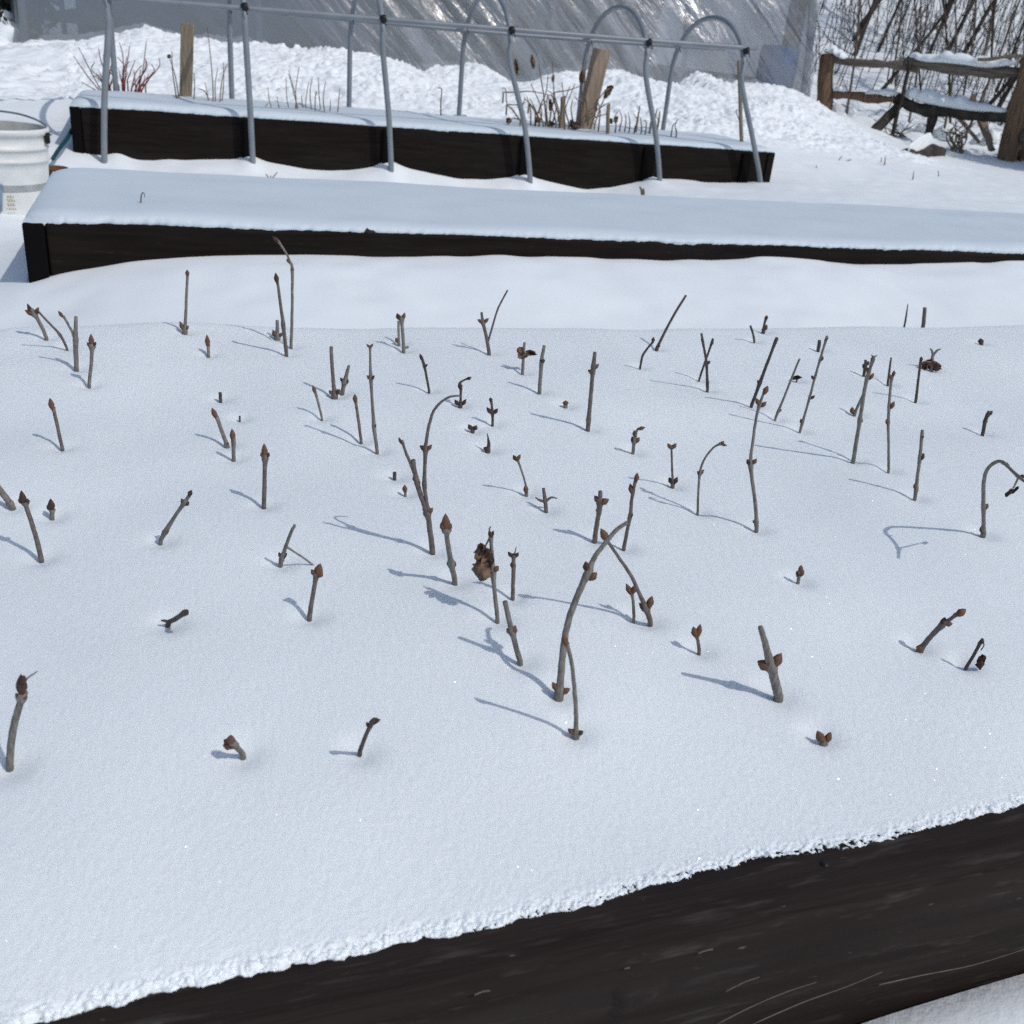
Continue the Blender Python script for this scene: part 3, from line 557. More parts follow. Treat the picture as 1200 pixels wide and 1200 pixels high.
C("tall sturdy cutting slanting right with a torn brown top", [(1000, 539, 4.8), (1004, 515, 4.6), (1007.5, 493, 4.4), (1014, 452, 4.2), (1019, 434, 3.8), (1024, 418, 4)], (908, 528), [(1007.5, 495, 6, 60, 4), (1019, 444, 9, 60, 4.5, 0), (1017, 436, 7, 110, 4, 0), (1022, 424, 9, 85, 5, 0)], [[(1024, 418, 2), (1028, 416.5, 1.2)], [(1023.5, 418, 2), (1021, 416, 1.2)]])
C("twig with a tan bud at its foot leaning against the tall sturdy cutting", [(1002, 484, 3.4), (1008, 470, 3.2), (1014, 457, 3)], (953, 471), [(998.5, 484, 9, 95, 5.5, 0)], k=.0)
C("short knobbly dark stub left of the sturdy cutting's torn top", [(1012.7, 438, 3.6), (1014, 428, 3.6), (1014.5, 422, 3.4)], (998, 435), [(1012.5, 431, 6, 110, 4), (1015, 428, 6, 60, 4)], dark=True)
C("slender upright cutting with four nodes, right of the tall sturdy slanting one", [(1041.6, 550, 3.3), (1041.3, 520, 3.1), (1041, 495, 3.4), (1042, 473, 3.2), (1044, 450, 3.2), (1046.8, 438, 2.6)], (940, 517), [(1040, 497, 7, 110, 4), (1043.5, 478, 10, 65, 5), (1043, 443, 7, 110, 4), (1046.6, 440, 6, 85, 4)])
C("thin dark spike behind the slender four-noded cutting", [(1040.6, 449, 3), (1042.5, 432, 2.6), (1044.5, 419, 2)], (1023, 442), dark=True)
C("thin dark stick standing before the withered leaf clump", [(1073.4, 468.7, 3.4), (1076, 445, 3), (1079.3, 420, 2.6)], (1023, 460), [(1079, 423, 6, 90, 4)], dark=True)
C("withered brown leaf clump with a horned stalk, near the back right corner", [(1091, 432, 4), (1092, 423, 4), (1093.5, 416, 3.4)], None, [], [[(1093.5, 417, 3), (1092, 411, 2.6), (1090, 408.5, 1.5)], [(1093.5, 417, 3), (1098, 411, 2.6), (1102.6, 409, 1.4)]],
  leaves=[(1085, 427, 13, 11, 31, 30), (1093, 428, 16, 11, 37, -15), (1089, 425, 10, 9, 43, 0)], k=.0)
C("blunt dark-tipped cutting with two tight buds on its sides, lone at the right", [(1072.6, 582, 4.2), (1075, 560, 4), (1078, 537, 3.8), (1081, 504, 3.6)], (997, 562), [(1072.3, 573, 9, 100, 5), (1079, 538, 8, 70, 5), (1080, 513, 6, 80, 4, 1)])
C("short squared stub of stem on the far right edge", [(1082.5, 378, 4.4), (1083.7, 360.5, 4.2)], None)
C("thin pointed spike on the far right edge beside a squared stub", [(1061, 376.5, 2.2), (1062.5, 366, 1.8), (1064, 356, .8)], None, dark=True)
C("tiny dark nub by itself in the snow at the far right", [(1150, 401.5, 4), (1150, 398.5, 2.6)], None, [(1149, 402, 6, 95, 6)], dark=True)
C("short dark stub leaning right with a ragged tip, near the right frame edge", [(1152, 507, 4.2), (1154.5, 494, 4.2), (1159.5, 482, 4.4)], (1127, 501), [(1158, 486, 7, 50, 5), (1155, 494, 5, 120, 4)], dark=True)
C("arched cutting bowing down at the right frame edge with a dead leaf", [(1152.7, 625, 4.8), (1152.6, 595, 4.6), (1152.7, 568, 4.6), (1157, 550, 4.4), (1167.7, 541.3, 4.2), (1175.4, 542, 4), (1185.7, 551, 3.8), (1193.5, 558.6, 4), (1203, 566, 2.8)], (1052, 618),
  [(1151, 624, 11, 100, 6), (1154, 596, 8, 70, 5), (1176, 542, 7, -30, 4), (1194, 559, 7, 20, 5, 1)], [[(1193.5, 559, 2.6), (1190, 567, 2.2), (1187, 572, 1.8)]], leaves=[(1185, 575, 8, 18, 47, -38, 1)], tp=(1171, 541.5), tip2=((1200, 564), (1058, 652)))
# -- left front
C("stem end leaning out of the left frame edge", [(13, 591.5, 7.4), (6, 582, 7.4), (-6, 567, 7)], None, [(11, 590, 6, 60, 6)])
C("slanted cutting with a dark red bud, third nearest on the left side", [(47.8, 653, 6), (43, 633, 5.6), (37.4, 614, 5.4), (29, 588, 5.2)], (-2, 631), [(29, 590, 18, 97, 8, 1), (27, 589, 7, 130, 5, 1), (31, 589, 7, 55, 5, 1)])
C("stumpy bud standing just above the snow, right of the slanted red-budded cutting", [(61, 603.5, 5.4), (61.5, 594, 5)], (53, 600), [(61.5, 597, 14, 92, 8, 1), (60, 597, 8, 125, 5, 1)])
C("twig slanting right with a swollen foot and a small bud at the tip", [(188.5, 633, 5), (195, 621, 6), (205, 605, 4.4), (216, 589, 4.6), (223, 579, 3.4)], None, [(222, 580, 9, 60, 5.5, 1), (216, 590, 7, 110, 5), (218, 591, 7, 40, 5), (195, 623, 7, 60, 6)], k=-.012)
C("broken twig lying low and pointing right, with a splintered left end", [(198, 729, 6), (206, 725, 6.2), (218, 717, 6.4)], None, [(217, 718, 6, 40, 7, 1)], [[(200, 729, 4), (193, 727.5, 3.4), (188.5, 727, 1.6)]], k=-.02, dark=True)
C("largest cutting in the left foreground, curved with a knobbly dark red tip", [(11.4, 895, 8.8), (13, 870, 8.6), (16.5, 850, 8.4), (22, 830, 8.2), (26, 817, 9), (27, 806, 8)], None, [(27, 812, 25, 88, 12, 1), (24.5, 818, 9, 120, 7, 0), (28.5, 818, 9, 60, 7, 0), (27.5, 800, 12, 75, 8, 1)], [[(28, 800, 3), (33, 794, 2.2), (39, 790, 1.8), (44, 786.5, 1)]])
C("blunt twig joined by a thin slanting side shoot to its taller neighbour", [(329, 659, 5), (335, 640, 4.4), (341, 624, 4), (345.3, 615.5, 3.8)], None, [(330, 653, 9, 110, 4.5), (332, 653, 8, 50, 4.5)], [[(336, 641, 3), (347, 648, 2.4), (359, 656, 2.4), (370, 665, 2.6)]], k=-.012)
C("upright cutting with a plump brown bud, touched by a thin slanting shoot", [(363, 721, 5.8), (367, 696, 5.4), (371, 671, 5.2)], (315, 696), [(372, 673, 17, 72, 9.5, 0), (369.5, 673, 8, 120, 6), (374, 675, 8, 50, 6)])
C("short thick stub leaning left with a broken red-brown head, in the foreground", [(284, 883, 7), (277, 875, 6.8), (271, 869, 7.6)], None, [(275, 874, 17, 140, 14, 0), (271, 870, 12, 85, 11, 0), (272, 873, 12, 170, 10, 0)], k=-.01)
C("small foreground twig slanting right with a frayed dark tip", [(422, 880, 5.4), (428, 863, 5.2), (434.5, 849, 5.2), (439, 843, 5.6)], None, [(436, 847, 13, 45, 7, 1), (433, 850, 8, 120, 5, 1), (438, 845, 11, 25, 5, 1)], k=-.022, dark=True)
# -- centre and right front
C("cut-topped cutting with a pair of bud ears spread near the top", [(697, 631, 6), (699.5, 614, 5.6), (702, 598, 5.6), (703.8, 576, 5)], (648, 620), [(702, 588, 12, 125, 7), (704, 589, 12, 25, 7.5), (701, 599, 6, 90, 6)])
C("reddish thin cutting with three nodes, behind the tip of the long bowed one", [(731.5, 640, 4.6), (735, 622, 4.4), (738.6, 602, 4.4), (741, 580, 4), (745.5, 560, 3.6)], (655, 618), [(738.5, 606, 9, 75, 5), (740, 577, 13, 100, 5.5), (745.6, 563, 11, 85, 5.5)], m=M_STEM_RED)
C("longest foreground cutting, bowed to the right and crossed by a smaller one", [(655, 813, 9), (657.5, 785, 8.6), (660.7, 755, 8.2), (665, 732, 8), (670.6, 713, 8), (680, 690, 8), (689, 671, 8.4), (696, 654, 6.2), (704.6, 642, 5.8), (721.6, 622, 5.2), (735, 612, 4.6)], (551, 759),
  [(653, 808, 12, 120, 7, 0), (658, 811, 12, 30, 7, 0), (688, 668, 12, 100, 8, 1), (691, 678, 13, 45, 9, 0)], k=.02)
C("cutting slanting left with a plump bud at its tip and two at its foot", [(762, 726.4, 6.4), (757, 713, 7), (750, 697, 5), (738.6, 673, 4.4), (725, 653, 4), (712, 634, 3.8)], (614, 694), [(711.5, 633, 17, 118, 9.5, 0), (757, 714, 13, 135, 6.5, 1), (760, 711, 15, 75, 8, 0)])
C("short thin cutting with two plump buds, left of the slanting one's foot", [(743, 722, 3.8), (742, 705, 3.8), (739.8, 692, 4)], None, [(739, 695, 15, 115, 7, 0), (741, 694, 12, 65, 7, 0)])
C("nearest thin cutting, crossing in front of the longest bowed one", [(675, 859, 5.8), (675, 835, 5.4), (673.5, 812, 5.2), (671, 785, 5), (667.8, 767, 5), (664, 754, 5.4)], (560, 812), [(663.5, 755, 16, 105, 8.5, 0), (672, 858, 9, 140, 6), (677, 859, 9, 30, 6)], k=-.012)
C("short thin stem carrying two plump brown buds, between slanting and ear-budded cuttings", [(819.5, 761.5, 4.4), (818, 752, 4), (816, 743, 4)], (786, 750), [(815, 745, 12, 105, 8, 0), (817, 745, 15, 78, 7.5, 0)])
C("tiny knobbly bud on a short stalk, alone in the right middle", [(935.8, 679, 4), (936.5, 672, 4), (937.5, 667, 4)], (918, 674), [(936, 674, 8, 120, 5), (938, 674, 8, 65, 5), (937.5, 670, 10, 85, 6)])
C("thickest foreground cutting with two orange-brown buds spread wide like ears", [(912, 815, 11.5), (908, 797, 11), (903, 779, 11), (897.5, 757, 8), (891, 735, 6.6)], (803, 791), [(901, 782, 20, 148, 12, 0), (906.5, 779, 19, 62, 12, 0)])
C("cutting leaning far right with three buds, at the right foreground", [(1080, 759, 6.4), (1090, 747, 6.2), (1104, 732.5, 6.4), (1113, 726, 4.6), (1122, 719, 4.2)], None, [(1121, 720, 15, 38, 9.5, 0), (1104, 733, 14, 80, 8, 1), (1107, 730, 10, 0, 6.5, 0), (1080, 759, 9, 165, 7, 0)], k=-.01)
C("blackened twig with a dark curled leaf hanging from its tip", [(1133, 781, 4), (1142, 766, 3.8), (1149, 753, 4), (1151.5, 748.5, 3)], (1106, 772), [(1149, 753, 6, 60, 5, 1)], [[(1151, 750, 1.6), (1153, 756, 1.4), (1149.5, 762, 1.4)]], leaves=[(1148.5, 774, 12, 20, 53, 8, 1)], dark=True)
C("open pair of dark red bud scales resting almost flush in the snow", [(966, 867, 6), (966, 864, 6)], None, [(963.5, 868, 15, 118, 10, 0), (968, 868, 14, 70, 9, 0)])

ys1 = lines((B1[2] + .036, B1[2] + .044, .0003), (B1[2] + .044, B1[2] + .062, .0007), (B1[2] + .062, B1[2] + .16, .0014), (B1[2] + .16, .75, .0032), (.75, 1.42, .005), (1.42, 1.49, .003))
xs1 = lines((B1[0] + .005, -.2, .003), (-.2, -.1, .002), (-.1, .6, .00065), (.6, 1.75, .003), (1.75, B1[1] - .005, .02))
fr = ([-.3, -.07, .02, .15, .32, .385, .526, .8, 3], [-.008, -.005, .0, .002, .012, .008, .013, .018, .02])
s1 = bed_snow("bed_snow", xs1, ys1, B1[0] + .005, B1[1] - .005, ys1[0], ys1[-1], .3, .2795, .11, .06, .09, M_SNOW_BED, .0030, .0010, bed_snow_h, fr, STICK_BASES)
tag(s1, "snow blanket on the nearest bed pierced by the twig cuttings", "snow", kind="stuff")
ys2 = lines((B2[2] + .002, B2[2] + .06, .003), (B2[2] + .06, B2[3] - .06, .012), (B2[3] - .06, B2[3] - .002, .004))
xs2 = lines((B2[0] + .002, -.2, .003), (-.2, 2.6, .006), (2.6, B2[1] - .002, .02))
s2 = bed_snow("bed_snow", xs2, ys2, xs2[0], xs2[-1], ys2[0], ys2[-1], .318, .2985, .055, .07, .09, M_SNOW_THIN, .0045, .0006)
tag(s2, "smooth unbroken snow blanket on the middle bed", "snow", kind="stuff")
ys3 = lines((B3[2] + .002, B3[2] + .06, .004), (B3[2] + .06, B3[3] - .004, .015))
xs3 = lines((B3[0] + .002, B3[1] - .002, .009))
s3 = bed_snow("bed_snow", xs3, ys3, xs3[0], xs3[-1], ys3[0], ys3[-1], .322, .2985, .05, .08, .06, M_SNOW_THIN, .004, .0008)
tag(s3, "thin snow blanket on the farthest bed under the hoops", "snow", kind="stuff")

# ------------------------------------------------------------------ straw across the near board, small bits
def stalk(name, label, cat, pts, w, m, group=None, parts=None):
    P = crv(pts, 5); mb = MB().tube(P, [w * (1 - .6 * i / len(P)) for i in range(len(P))], 6)
    o = mb.build(name, m, None, origin=np.array(pts[0])); return tag(o, label, cat, group)
yb = B1[2] - .002
for i, (lab, q) in enumerate([("longest pale grass stalk lying against the near board, upper right", [(1030, 1154), (1080, 1143), (1140, 1131), (1202, 1112)]),
    ("pale grass stalk low on the near board, below the longest one", [(880, 1201), (940, 1175), (990, 1157), (1034, 1139)]),
    ("pale grass stalk on the near board, left of the others", [(840, 1200), (880, 1180), (920, 1163), (957, 1151)]),
    ("short pale grass bit on the near board above the other stalks", [(850, 1162), (870, 1152), (890, 1145)])]):
    stalk("grass_stalk", lab, "grass stalk", [at(x, y, yb) for x, y in q], .00034, M_STRAW, "pale stalks on the near board")

# ------------------------------------------------------------------ hoop frame over the far bed
fr_ = thing("hoop_frame", (1.3, 4.9, .05), "grey conduit hoop frame of six arches arching over the farthest bed", "hoop frame")
HX = [(-.255, -.195, .055), (.346, .33, .075), (.955, .90, .06), (1.63, 1.475, .03), (2.30, 2.145, .10), (2.86, 2.66, .15)]
HR = .0126
for i, (xf, xs_, zf) in enumerate(HX):
    xb = xs_ - .02; pts = []
    pts.append((xf, 4.585, zf - .08)); pts.append((xf, 4.585, zf)); pts.append((xf * .62 + xs_ * .38, 4.588, .33))
    xm = (xs_ + xb) / 2
    for k in range(0, 13):
        A = math.pi * k / 12
        pts.append((xs_ + (xb - xs_) * k / 12, 4.965 - .37 * math.cos(A), .60 + .285 * math.sin(A) ** .9))
    pts.append((xb, 5.335, .40)); pts.append((xb, 5.34, .15))
    MB().tube(crv(pts, 5), HR, 12).build("hoop", M_PIPE, fr_)
MB().tube(crv([(-.9, 4.625, .708), (-.2, 4.62, .708), (.6, 4.62, .722), (1.48, 4.62, .738), (2.15, 4.62, .75), (2.72, 4.62, .763)], 6), .0108, 10).build("purlin", M_PIPE, fr_)
MB().tube(crv([(-.9, 5.295, .702), (-.2, 5.29, .706), (.33, 5.29, .712), (1.46, 5.29, .716), (2.2, 5.29, .730), (2.92, 5.29, .75)], 6), .0108, 10).build("purlin", M_PIPE, fr_)
for i, (xf, xs_, zf) in enumerate(HX):
    for (xx, yy, zz) in ((xs_, 4.61, .715 + .007 * i), (xs_ - .02, 5.305, .71 + .006 * i)):
        mb = MB(); mb.tube([(xx - .004, yy - .006, zz + .009), (xx + .004, yy + .004, zz - .009)], .0142, 10); mb.tube([(xx, yy - .022, zz), (xx + .008, yy - .03, zz - .028)], .0022, 5)
        mb.build("zip_tie", M_TIE, fr_)

# ------------------------------------------------------------------ bucket
bc = np.array([-.472, 3.36, .08]); bk = thing("bucket", bc, "white plastic bucket with ringed rim standing in snow at left frame edge", "bucket")
def lathe(prof, c, n=56):
    V = []; Fc = []
    for (r, z) in prof:
        for k in range(n): V.append((c[0] + r * math.cos(2 * math.pi * k / n), c[1] + r * math.sin(2 * math.pi * k / n), c[2] + z))
    for i in range(len(prof) - 1):
        for k in range(n): Fc.append((i * n + k, i * n + (k + 1) % n, (i + 1) * n + (k + 1) % n, (i + 1) * n + k))
    return MB().add(V, Fc)
lathe([(.118, 0), (.130, .16), (.132, .178), (.1365, .18), (.1365, .186), (.1335, .188), (.1345, .212), (.139, .214), (.139, .221), (.1355, .223), (.1365, .252), (.142, .254), (.1435, .262), (.142, .270), (.138, .271), (.135, .268)], bc).build("body", M_BUCKET, bk)
lathe([(.135, .268), (.131, .2), (.126, .1), (.0, .1)], bc).build("inside_wall", M_BUCKET_IN, bk)
def onb(px, py, r):      # point of the wall seen at a pixel
    d = R @ ray(px, py); o = CAM - bc; a = d[0] ** 2 + d[1] ** 2; b = o[0] * d[0] + o[1] * d[1]; c = o[0] ** 2 + o[1] ** 2 - r * r
    q = b * b - a * c
    return CAM + d * ((-b - math.sqrt(max(q, 0))) / a)
mb = MB()
for j, row in enumerate([(8, 16, 223.5), (9, 17.5, 228.5), (9, 18, 233.5), (10.5, 19, 238)]):
    x = row[0]
    while x < row[1]:
        w = random.choice([1.6, 2.4, 1.2]); a_, b_ = onb(x, row[2] + 8, .1275), onb(min(x + w, row[1]), row[2] + 8, .1275)
        nrm = np.array([a_[0] - bc[0], a_[1] - bc[1], 0]); nrm /= np.linalg.norm(nrm)
        q = [a_ + nrm * .0022, b_ + nrm * .0022, b_ + nrm * .0022 + [0, 0, .0042], a_ + nrm * .0022 + [0, 0, .0042]]
        mb.add(q, [(0, 1, 2, 3)]); x += w + .9
mb.build("printed_lines", M_PRINT_Y, bk, False)
mb = MB(); q = [onb(-4, 216, .1285), onb(3, 216, .1285), onb(3, 248, .1265), onb(-4, 248, .1265)]
q = [p + np.array([p[0] - bc[0], p[1] - bc[1], 0]) / .128 * .003 for p in q]; mb.add(q, [(0, 1, 2, 3)]).build("printed_panel", M_PRINT_B, bk, False)
MB().box((bc[0] + .139, bc[1] - .03, bc[2] + .245), (.012, .03, .03)).build("handle_ear", M_BLACK, bk, False, .003)
MB().tube([(bc[0] + .146 * math.cos(a), bc[1] + .05 + .16 * math.sin(a) * .5 - .05, bc[2] + .25 + .05 * math.sin(a)) for a in np.linspace(0, math.pi, 20)], .003, 8).build("wire_handle", M_STEEL, bk)
tag(MB().tube(crv([at(62, 186, 4.3), at(69, 175, 4.45), at(78, 163, 4.6), at(84, 152, 4.75)], 4), .008, 10).build("garden_hose", M_TEAL, None, origin=at(60, 200, 4.3)), "teal garden hose end propped against the left end of the far bed", "hose")
pp = at(65, 206, 3.9); tag(lathe([(.0, -.02), (.035, -.02), (.043, .022), (.046, .025), (.043, .029), (.038, .026), (.035, .0), (0, 0)], pp, 24).build("clay_pot", M_CLAY, None, origin=pp), "brown clay pot half buried in snow behind the middle bed", "pot")

# ------------------------------------------------------------------ stakes and plants in the far bed
def stake(label, p0, p1, w, t, m, Y, name="wooden_stake"):
    a, b = at(*p0, Y), at(*p1, Y); d = b - a; L = np.linalg.norm(d); d /= L; a = a - d * .1
    side = np.cross(d, [0, 1, 0]); side /= np.linalg.norm(side); f = np.cross(side, d)
    V = []
    n = 6
    for i in range(n + 1):
        c = a + d * (L + .1) * i / n + side * .0012 * random.uniform(-1, 1)
        for sx, sy in ((-1, -1), (1, -1), (1, 1), (-1, 1)): V.append(c + side * sx * w / 2 * (1 + .02 * random.uniform(-1, 1)) + f * sy * t / 2 + (d * random.uniform(-.008, .008) if i == n else 0))
    Fc = [(i * 4 + k, i * 4 + (k + 1) % 4, i * 4 + 4 + (k + 1) % 4, i * 4 + 4 + k) for i in range(n) for k in range(4)] + [(0, 1, 2, 3), tuple(n * 4 + k for k in range(4))]
    o = MB().add(V, Fc).build(name, m, None, False, .004, origin=a); return tag(o, label, "stake", "wooden stakes in the far bed")
stake("vertical weathered wooden stake at the back of the far bed, left side", (217, 128), (220, 27), .057, .04, M_WOOD, 5.22)
stake("thick pale wooden stake leaning right among dry stems", (683, 152), (706, 57), .075, .06, M_WOOD_PALE, 5.0)
stake("thin short stake at the front of the far bed below the leaning one", (712, 158), (713, 122), .016, .016, M_WOOD, 4.78)
stake("thin tan stake upright behind the rightmost hoop leg", (869, 166), (866, 72), .017, .017, M_WOOD, 4.85)
stake("short dark stake among the dry stems, left of the thick leaning stake", (658, 148), (660, 113), .022, .02, M_WOOD, 4.95)
def plant(name, label, cat, stems, Y, m, wpx=2.2, group=None, leaves=(), lm=None):
    b = at(stems[0][0][0], stems[0][0][1], Y); r = thing(name, b, label, cat, group)
    for s in stems:
        w = wpx; yy = Y + random.uniform(-.06, .06)
        P = crv([np.array([q[0] + (random.uniform(-.7, .7) if j else 0), q[1]]) for j, q in enumerate(s)], 4); n = len(P)
        P3 = [at(q[0], q[1], yy + .03 * j / n) for j, q in enumerate(P)]
        P3.insert(0, P3[0] - np.array([0, 0, .05]))
        rr = [.5 * w * depth(P3[0]) / F * (1 - .55 * j / n) for j in range(n + 1)]
        MB().tube(P3, rr, 6, .08).build("stem", m, r)
    for (lx, ly, lw, lh, sd, tl) in leaves:
        c = at(lx, ly, Y - .02); D = depth(c) / F
        leaf_patch(c, lw * D * .9, lh * D * .9, sd, crump=.7, fold=1.6, tilt=math.radians(tl)).build("dried_leaf", lm or M_LEAF, r)
    return r
fan = []
for i in range(17):
    bx = 128 + i * 2 + random.uniform(-3, 3); ang = (i - 8) / 8.; h = random.uniform(40, 75) * (1 - .25 * abs(ang))
    fan.append([(bx, 121), (bx + ang * h * .22 + random.uniform(-3, 3), 121 - h * .45), (bx + ang * h * .5 + random.uniform(-5, 5), 121 - h * .8), (bx + ang * h * .58 + random.uniform(-7, 7), 121 - h)]); fan.append([(bx + ang * h * .2, 121 - h * .4), (bx + ang * h * .3 + random.uniform(-9, 9), 121 - h * .75)])
fan += [[(128, 121), (112, 95), (92, 55)], [(130, 121), (105, 92), (86, 66)], [(132, 121), (115, 108), (95, 96)], [(140, 118), (133, 70), (124, 28)], [(156, 120), (166, 90), (171, 48)]]
plant("red_twig_shrub", "leafless shrub of thin red stems at left, behind the far bed", "shrub", fan, 5.42, M_RED, 1.9)
plant("dry_stem_plant", "few bare stems beside the vertical stake, curled tip at left", "dry plant", [[(211, 124), (205, 90), (198, 66)], [(208, 122), (203, 85), (201, 60)], [(227, 122), (228, 100), (227, 86)]], 5.1, M_DRY_DK, 1.9, leaves=[(198, 66, 5, 5, 3, 0)])
plant("dry_stem_plant", "cluster of short dry stems with a tall one, right of the vertical stake", "dry plant", [[(250, 128), (249, 95), (246, 62), (243, 32)], [(253, 128), (252, 100), (255, 80)], [(257, 128), (260, 95), (266, 74)], [(245, 128), (244, 112), (240, 97)], [(259, 127), (262, 100), (262, 73)], [(248, 126), (240, 108), (233, 104)]], 5.05, M_DRY, 1.8)
pl_ = [[(340 + i * 5 + random.uniform(-2, 2), 137), (339 + i * 5.2 + random.uniform(-3, 3), 120 - random.uniform(0, 12)), (336 + i * 5.6 + random.uniform(-4, 4), 112 - random.uniform(0, 28) * (1.3 if i < 3 else .8))] for i in range(9)]
pl_ += [[(352, 137), (343, 105), (339, 82)], [(320, 133), (316, 118), (314, 102)], [(395, 139), (397, 120), (398, 103)], [(312, 133), (311, 126), (314, 121)], [(386, 138), (387, 125), (387, 117)], [(330, 134), (326, 124), (325, 113)]]
plant("dry_stem_plant", "low fan of pale dry stems in front of the greenhouse bank", "dry plant", pl_, 4.95, M_DRY, 1.7)
plant("thin_rod", "thin rod with a tiny hooked top, behind the far bed's snow", "rod", [[(517, 144), (517, 122), (517, 105), (513, 103)]], 5.1, M_DRY_DK, 2.0)
plant("dried_bramble", "tangled dry bramble with curled brown leaves around the thick leaning stake", "dry plant",
  [[(610, 142), (600, 128), (594, 122), (592, 105), (588, 103)], [(594, 122), (606, 123), (616, 120)], [(590, 108), (605, 108), (620, 107), (634, 109), (650, 113)], [(640, 142), (638, 115), (634, 95), (631, 74)], [(632, 140), (626, 126), (621, 115)],
   [(628, 142), (633, 125), (640, 108), (642, 85)], [(656, 140), (650, 118), (648, 95), (647, 72)], [(655, 130), (649, 112), (641, 106)], [(596, 142), (602, 139), (612, 140)], [(650, 108), (665, 106), (680, 101)], [(681, 138), (682, 115), (681, 92), (682, 78)],
   [(688, 130), (685, 105), (686, 80), (688, 70)], [(690, 135), (705, 125), (714, 120)], [(700, 118), (708, 108), (717, 102)], [(690, 140), (702, 136), (713, 133)], [(676, 150), (690, 135), (699, 116)], [(644, 142), (646, 128), (648, 118), (645, 110)], [(620, 120), (628, 132), (632, 142)]] + [[(x_, 146), (x_ + random.uniform(-6, 6), 128), (x_ + random.uniform(-14, 14), random.uniform(96, 122))] for x_ in range(612, 706, 5)], 4.95, mat('dry_bramble_stem', (.10, .068, .04), .8, col2=(.24, .17, .105), scale=60), 2.0,
  leaves=[(605, 78, 6, 19, 5, 8), (624, 72, 6, 16, 8, 15), (682, 90, 6, 16, 12, 0), (712, 108, 8, 17, 15, -20), (716, 102, 6, 5, 18, 10), (648, 92, 4, 8, 21, 0), (596, 141, 7, 7, 25, 0), (673, 147, 15, 9, 27, -30), (646, 145, 9, 6, 29, 0), (630, 140, 7, 7, 33, 0), (645, 123, 6, 14, 35, 10)])
rs = [[(x, 146 + (x - 720) * .13), (x + random.uniform(-2, 3), 138 + (x - 720) * .12), (x + random.uniform(-3, 8), 146 - random.uniform(8, 20) + (x - 720) * .12)] for x in (722, 727, 733, 738, 744, 752, 757, 770, 787, 793)]
plant("dry_stem_plant", "row of tiny dry sprigs right of the short front stake", "dry plant", rs, 4.9, M_DRY_DK, 1.6, leaves=[(722, 140, 6, 8, 41, 0), (716, 142, 5, 7, 43, 20)])
plant("dry_stem_plant", "three pale upright stubs by the second hoop leg from the right", "dry plant", [[(762, 150), (763, 140), (765, 128)], [(767, 150), (768, 138), (770, 127)], [(770, 152), (772, 140), (773, 130)], [(746, 148), (748, 135), (750, 124)]], 4.95, M_DRY, 2.8)
plant("dry_stem_plant", "thin bent stem poking from the bank snow left of the last hoop", "dry plant", [[(869, 163), (867, 145), (863, 129), (870, 132)]], 5.3, M_DRY_DK, 1.4)
# sprigs on the open snow
def sprig(label, stems, w, m, zz):
    b = atz(*stems[0][0], zz); 
    for _ in range(6): b = atz(*stems[0][0], float(ground(b[0], b[1])))
    plant("grass_sprig", label, "grass sprig", stems, float(b[1]), m, w, "sprigs poking through the open snow")
sprig("thin dry stem lying on the open snow right of the far bed", [[(938, 194), (955, 197), (968, 201)], [(957, 198), (957, 194)]], 1.6, M_DRY, .2)
sprig("small green grass tuft on the open snow before the fence", [[(985, 194), (984, 188), (986, 183)], [(987, 194), (992, 189), (997, 187)], [(984, 194), (981, 192), (979, 191)]], 2.0, M_DRY_DK, .2)
sprig("long thin stem curving down the bank left of the fence", [[(965, 160), (978, 172), (993, 187), (996, 196)]], 1.4, M_DRY_DK, .2)
sprig("pair of tiny upright blades below the leaning fence board", [[(1032, 195), (1033, 184)], [(1037, 190), (1038, 183)]], 1.6, M_DRY, .2)
sprig("single short blade in the snow below the fence's middle", [[(1070, 208), (1071, 200)]], 1.6, M_DRY, .2)
sprig("single short blade in the snow below the right fence post", [[(1100, 206), (1100, 200)]], 1.4, M_DRY, .2)
sprig("small dry crossed stems before the far bed, between second and third hoop legs", [[(317, 211), (321, 206), (325, 202)], [(317, 211), (314, 207), (311, 204)], [(318, 211), (317, 206)]], 2.2, M_DRY, .08)
sprig("dead brown stub before the far bed near its fifth hoop leg", [[(753, 228), (752, 222), (750, 219)], [(754, 228), (754, 221)]], 4., M_DRY, .1)
b2l = [atz(168, 238, .318), atz(166, 230, .345), atz(166, 227, .352), atz(169, 226, .354), atz(170, 229, .345)]
stalk("bent_wire", "small bent wire loop standing in the middle bed's snow", "wire", [np.array([p[0], b2l[0][1], p[2]]) for p in [at(165, 238, b2l[0][1]), at(165.5, 230, b2l[0][1]), at(167, 226, b2l[0][1]), at(169, 227, b2l[0][1]), at(169.5, 231, b2l[0][1])]], .0017, M_DRY_DK)
stalk("grass_sprig", "thin blade leaning in the middle bed's snow at right", "grass sprig", [at(1055, 282, 2.5), at(1058, 278, 2.5), at(1061, 274, 2.5)], .003, M_DRY_DK)
def clod(label, px, py, Y, w, sd, m=M_SOIL, name="soil_clod"):
    c = at(px, py, Y); me = MB(); n = 10; V = []; Fc = []
    for i in range(7):
        t = math.pi * i / 6
        for k in range(n):
            a = 2 * math.pi * k / n; d = np.array([math.sin(t) * math.cos(a), .8 * math.sin(t) * math.sin(a), .62 * math.cos(t)])
            V.append(c + d * w * (1 + .35 * float(vn(d[0] * 2.3 + sd, d[1] * 2.3 + d[2] * 3, sd))))
    for i in range(6):
        for k in range(n): Fc.append((i * n + k, i * n + (k + 1) % n, (i + 1) * n + (k + 1) % n, (i + 1) * n + k))
    return tag(me.add(V, Fc).build(name, m, None, origin=c), label, "clod")
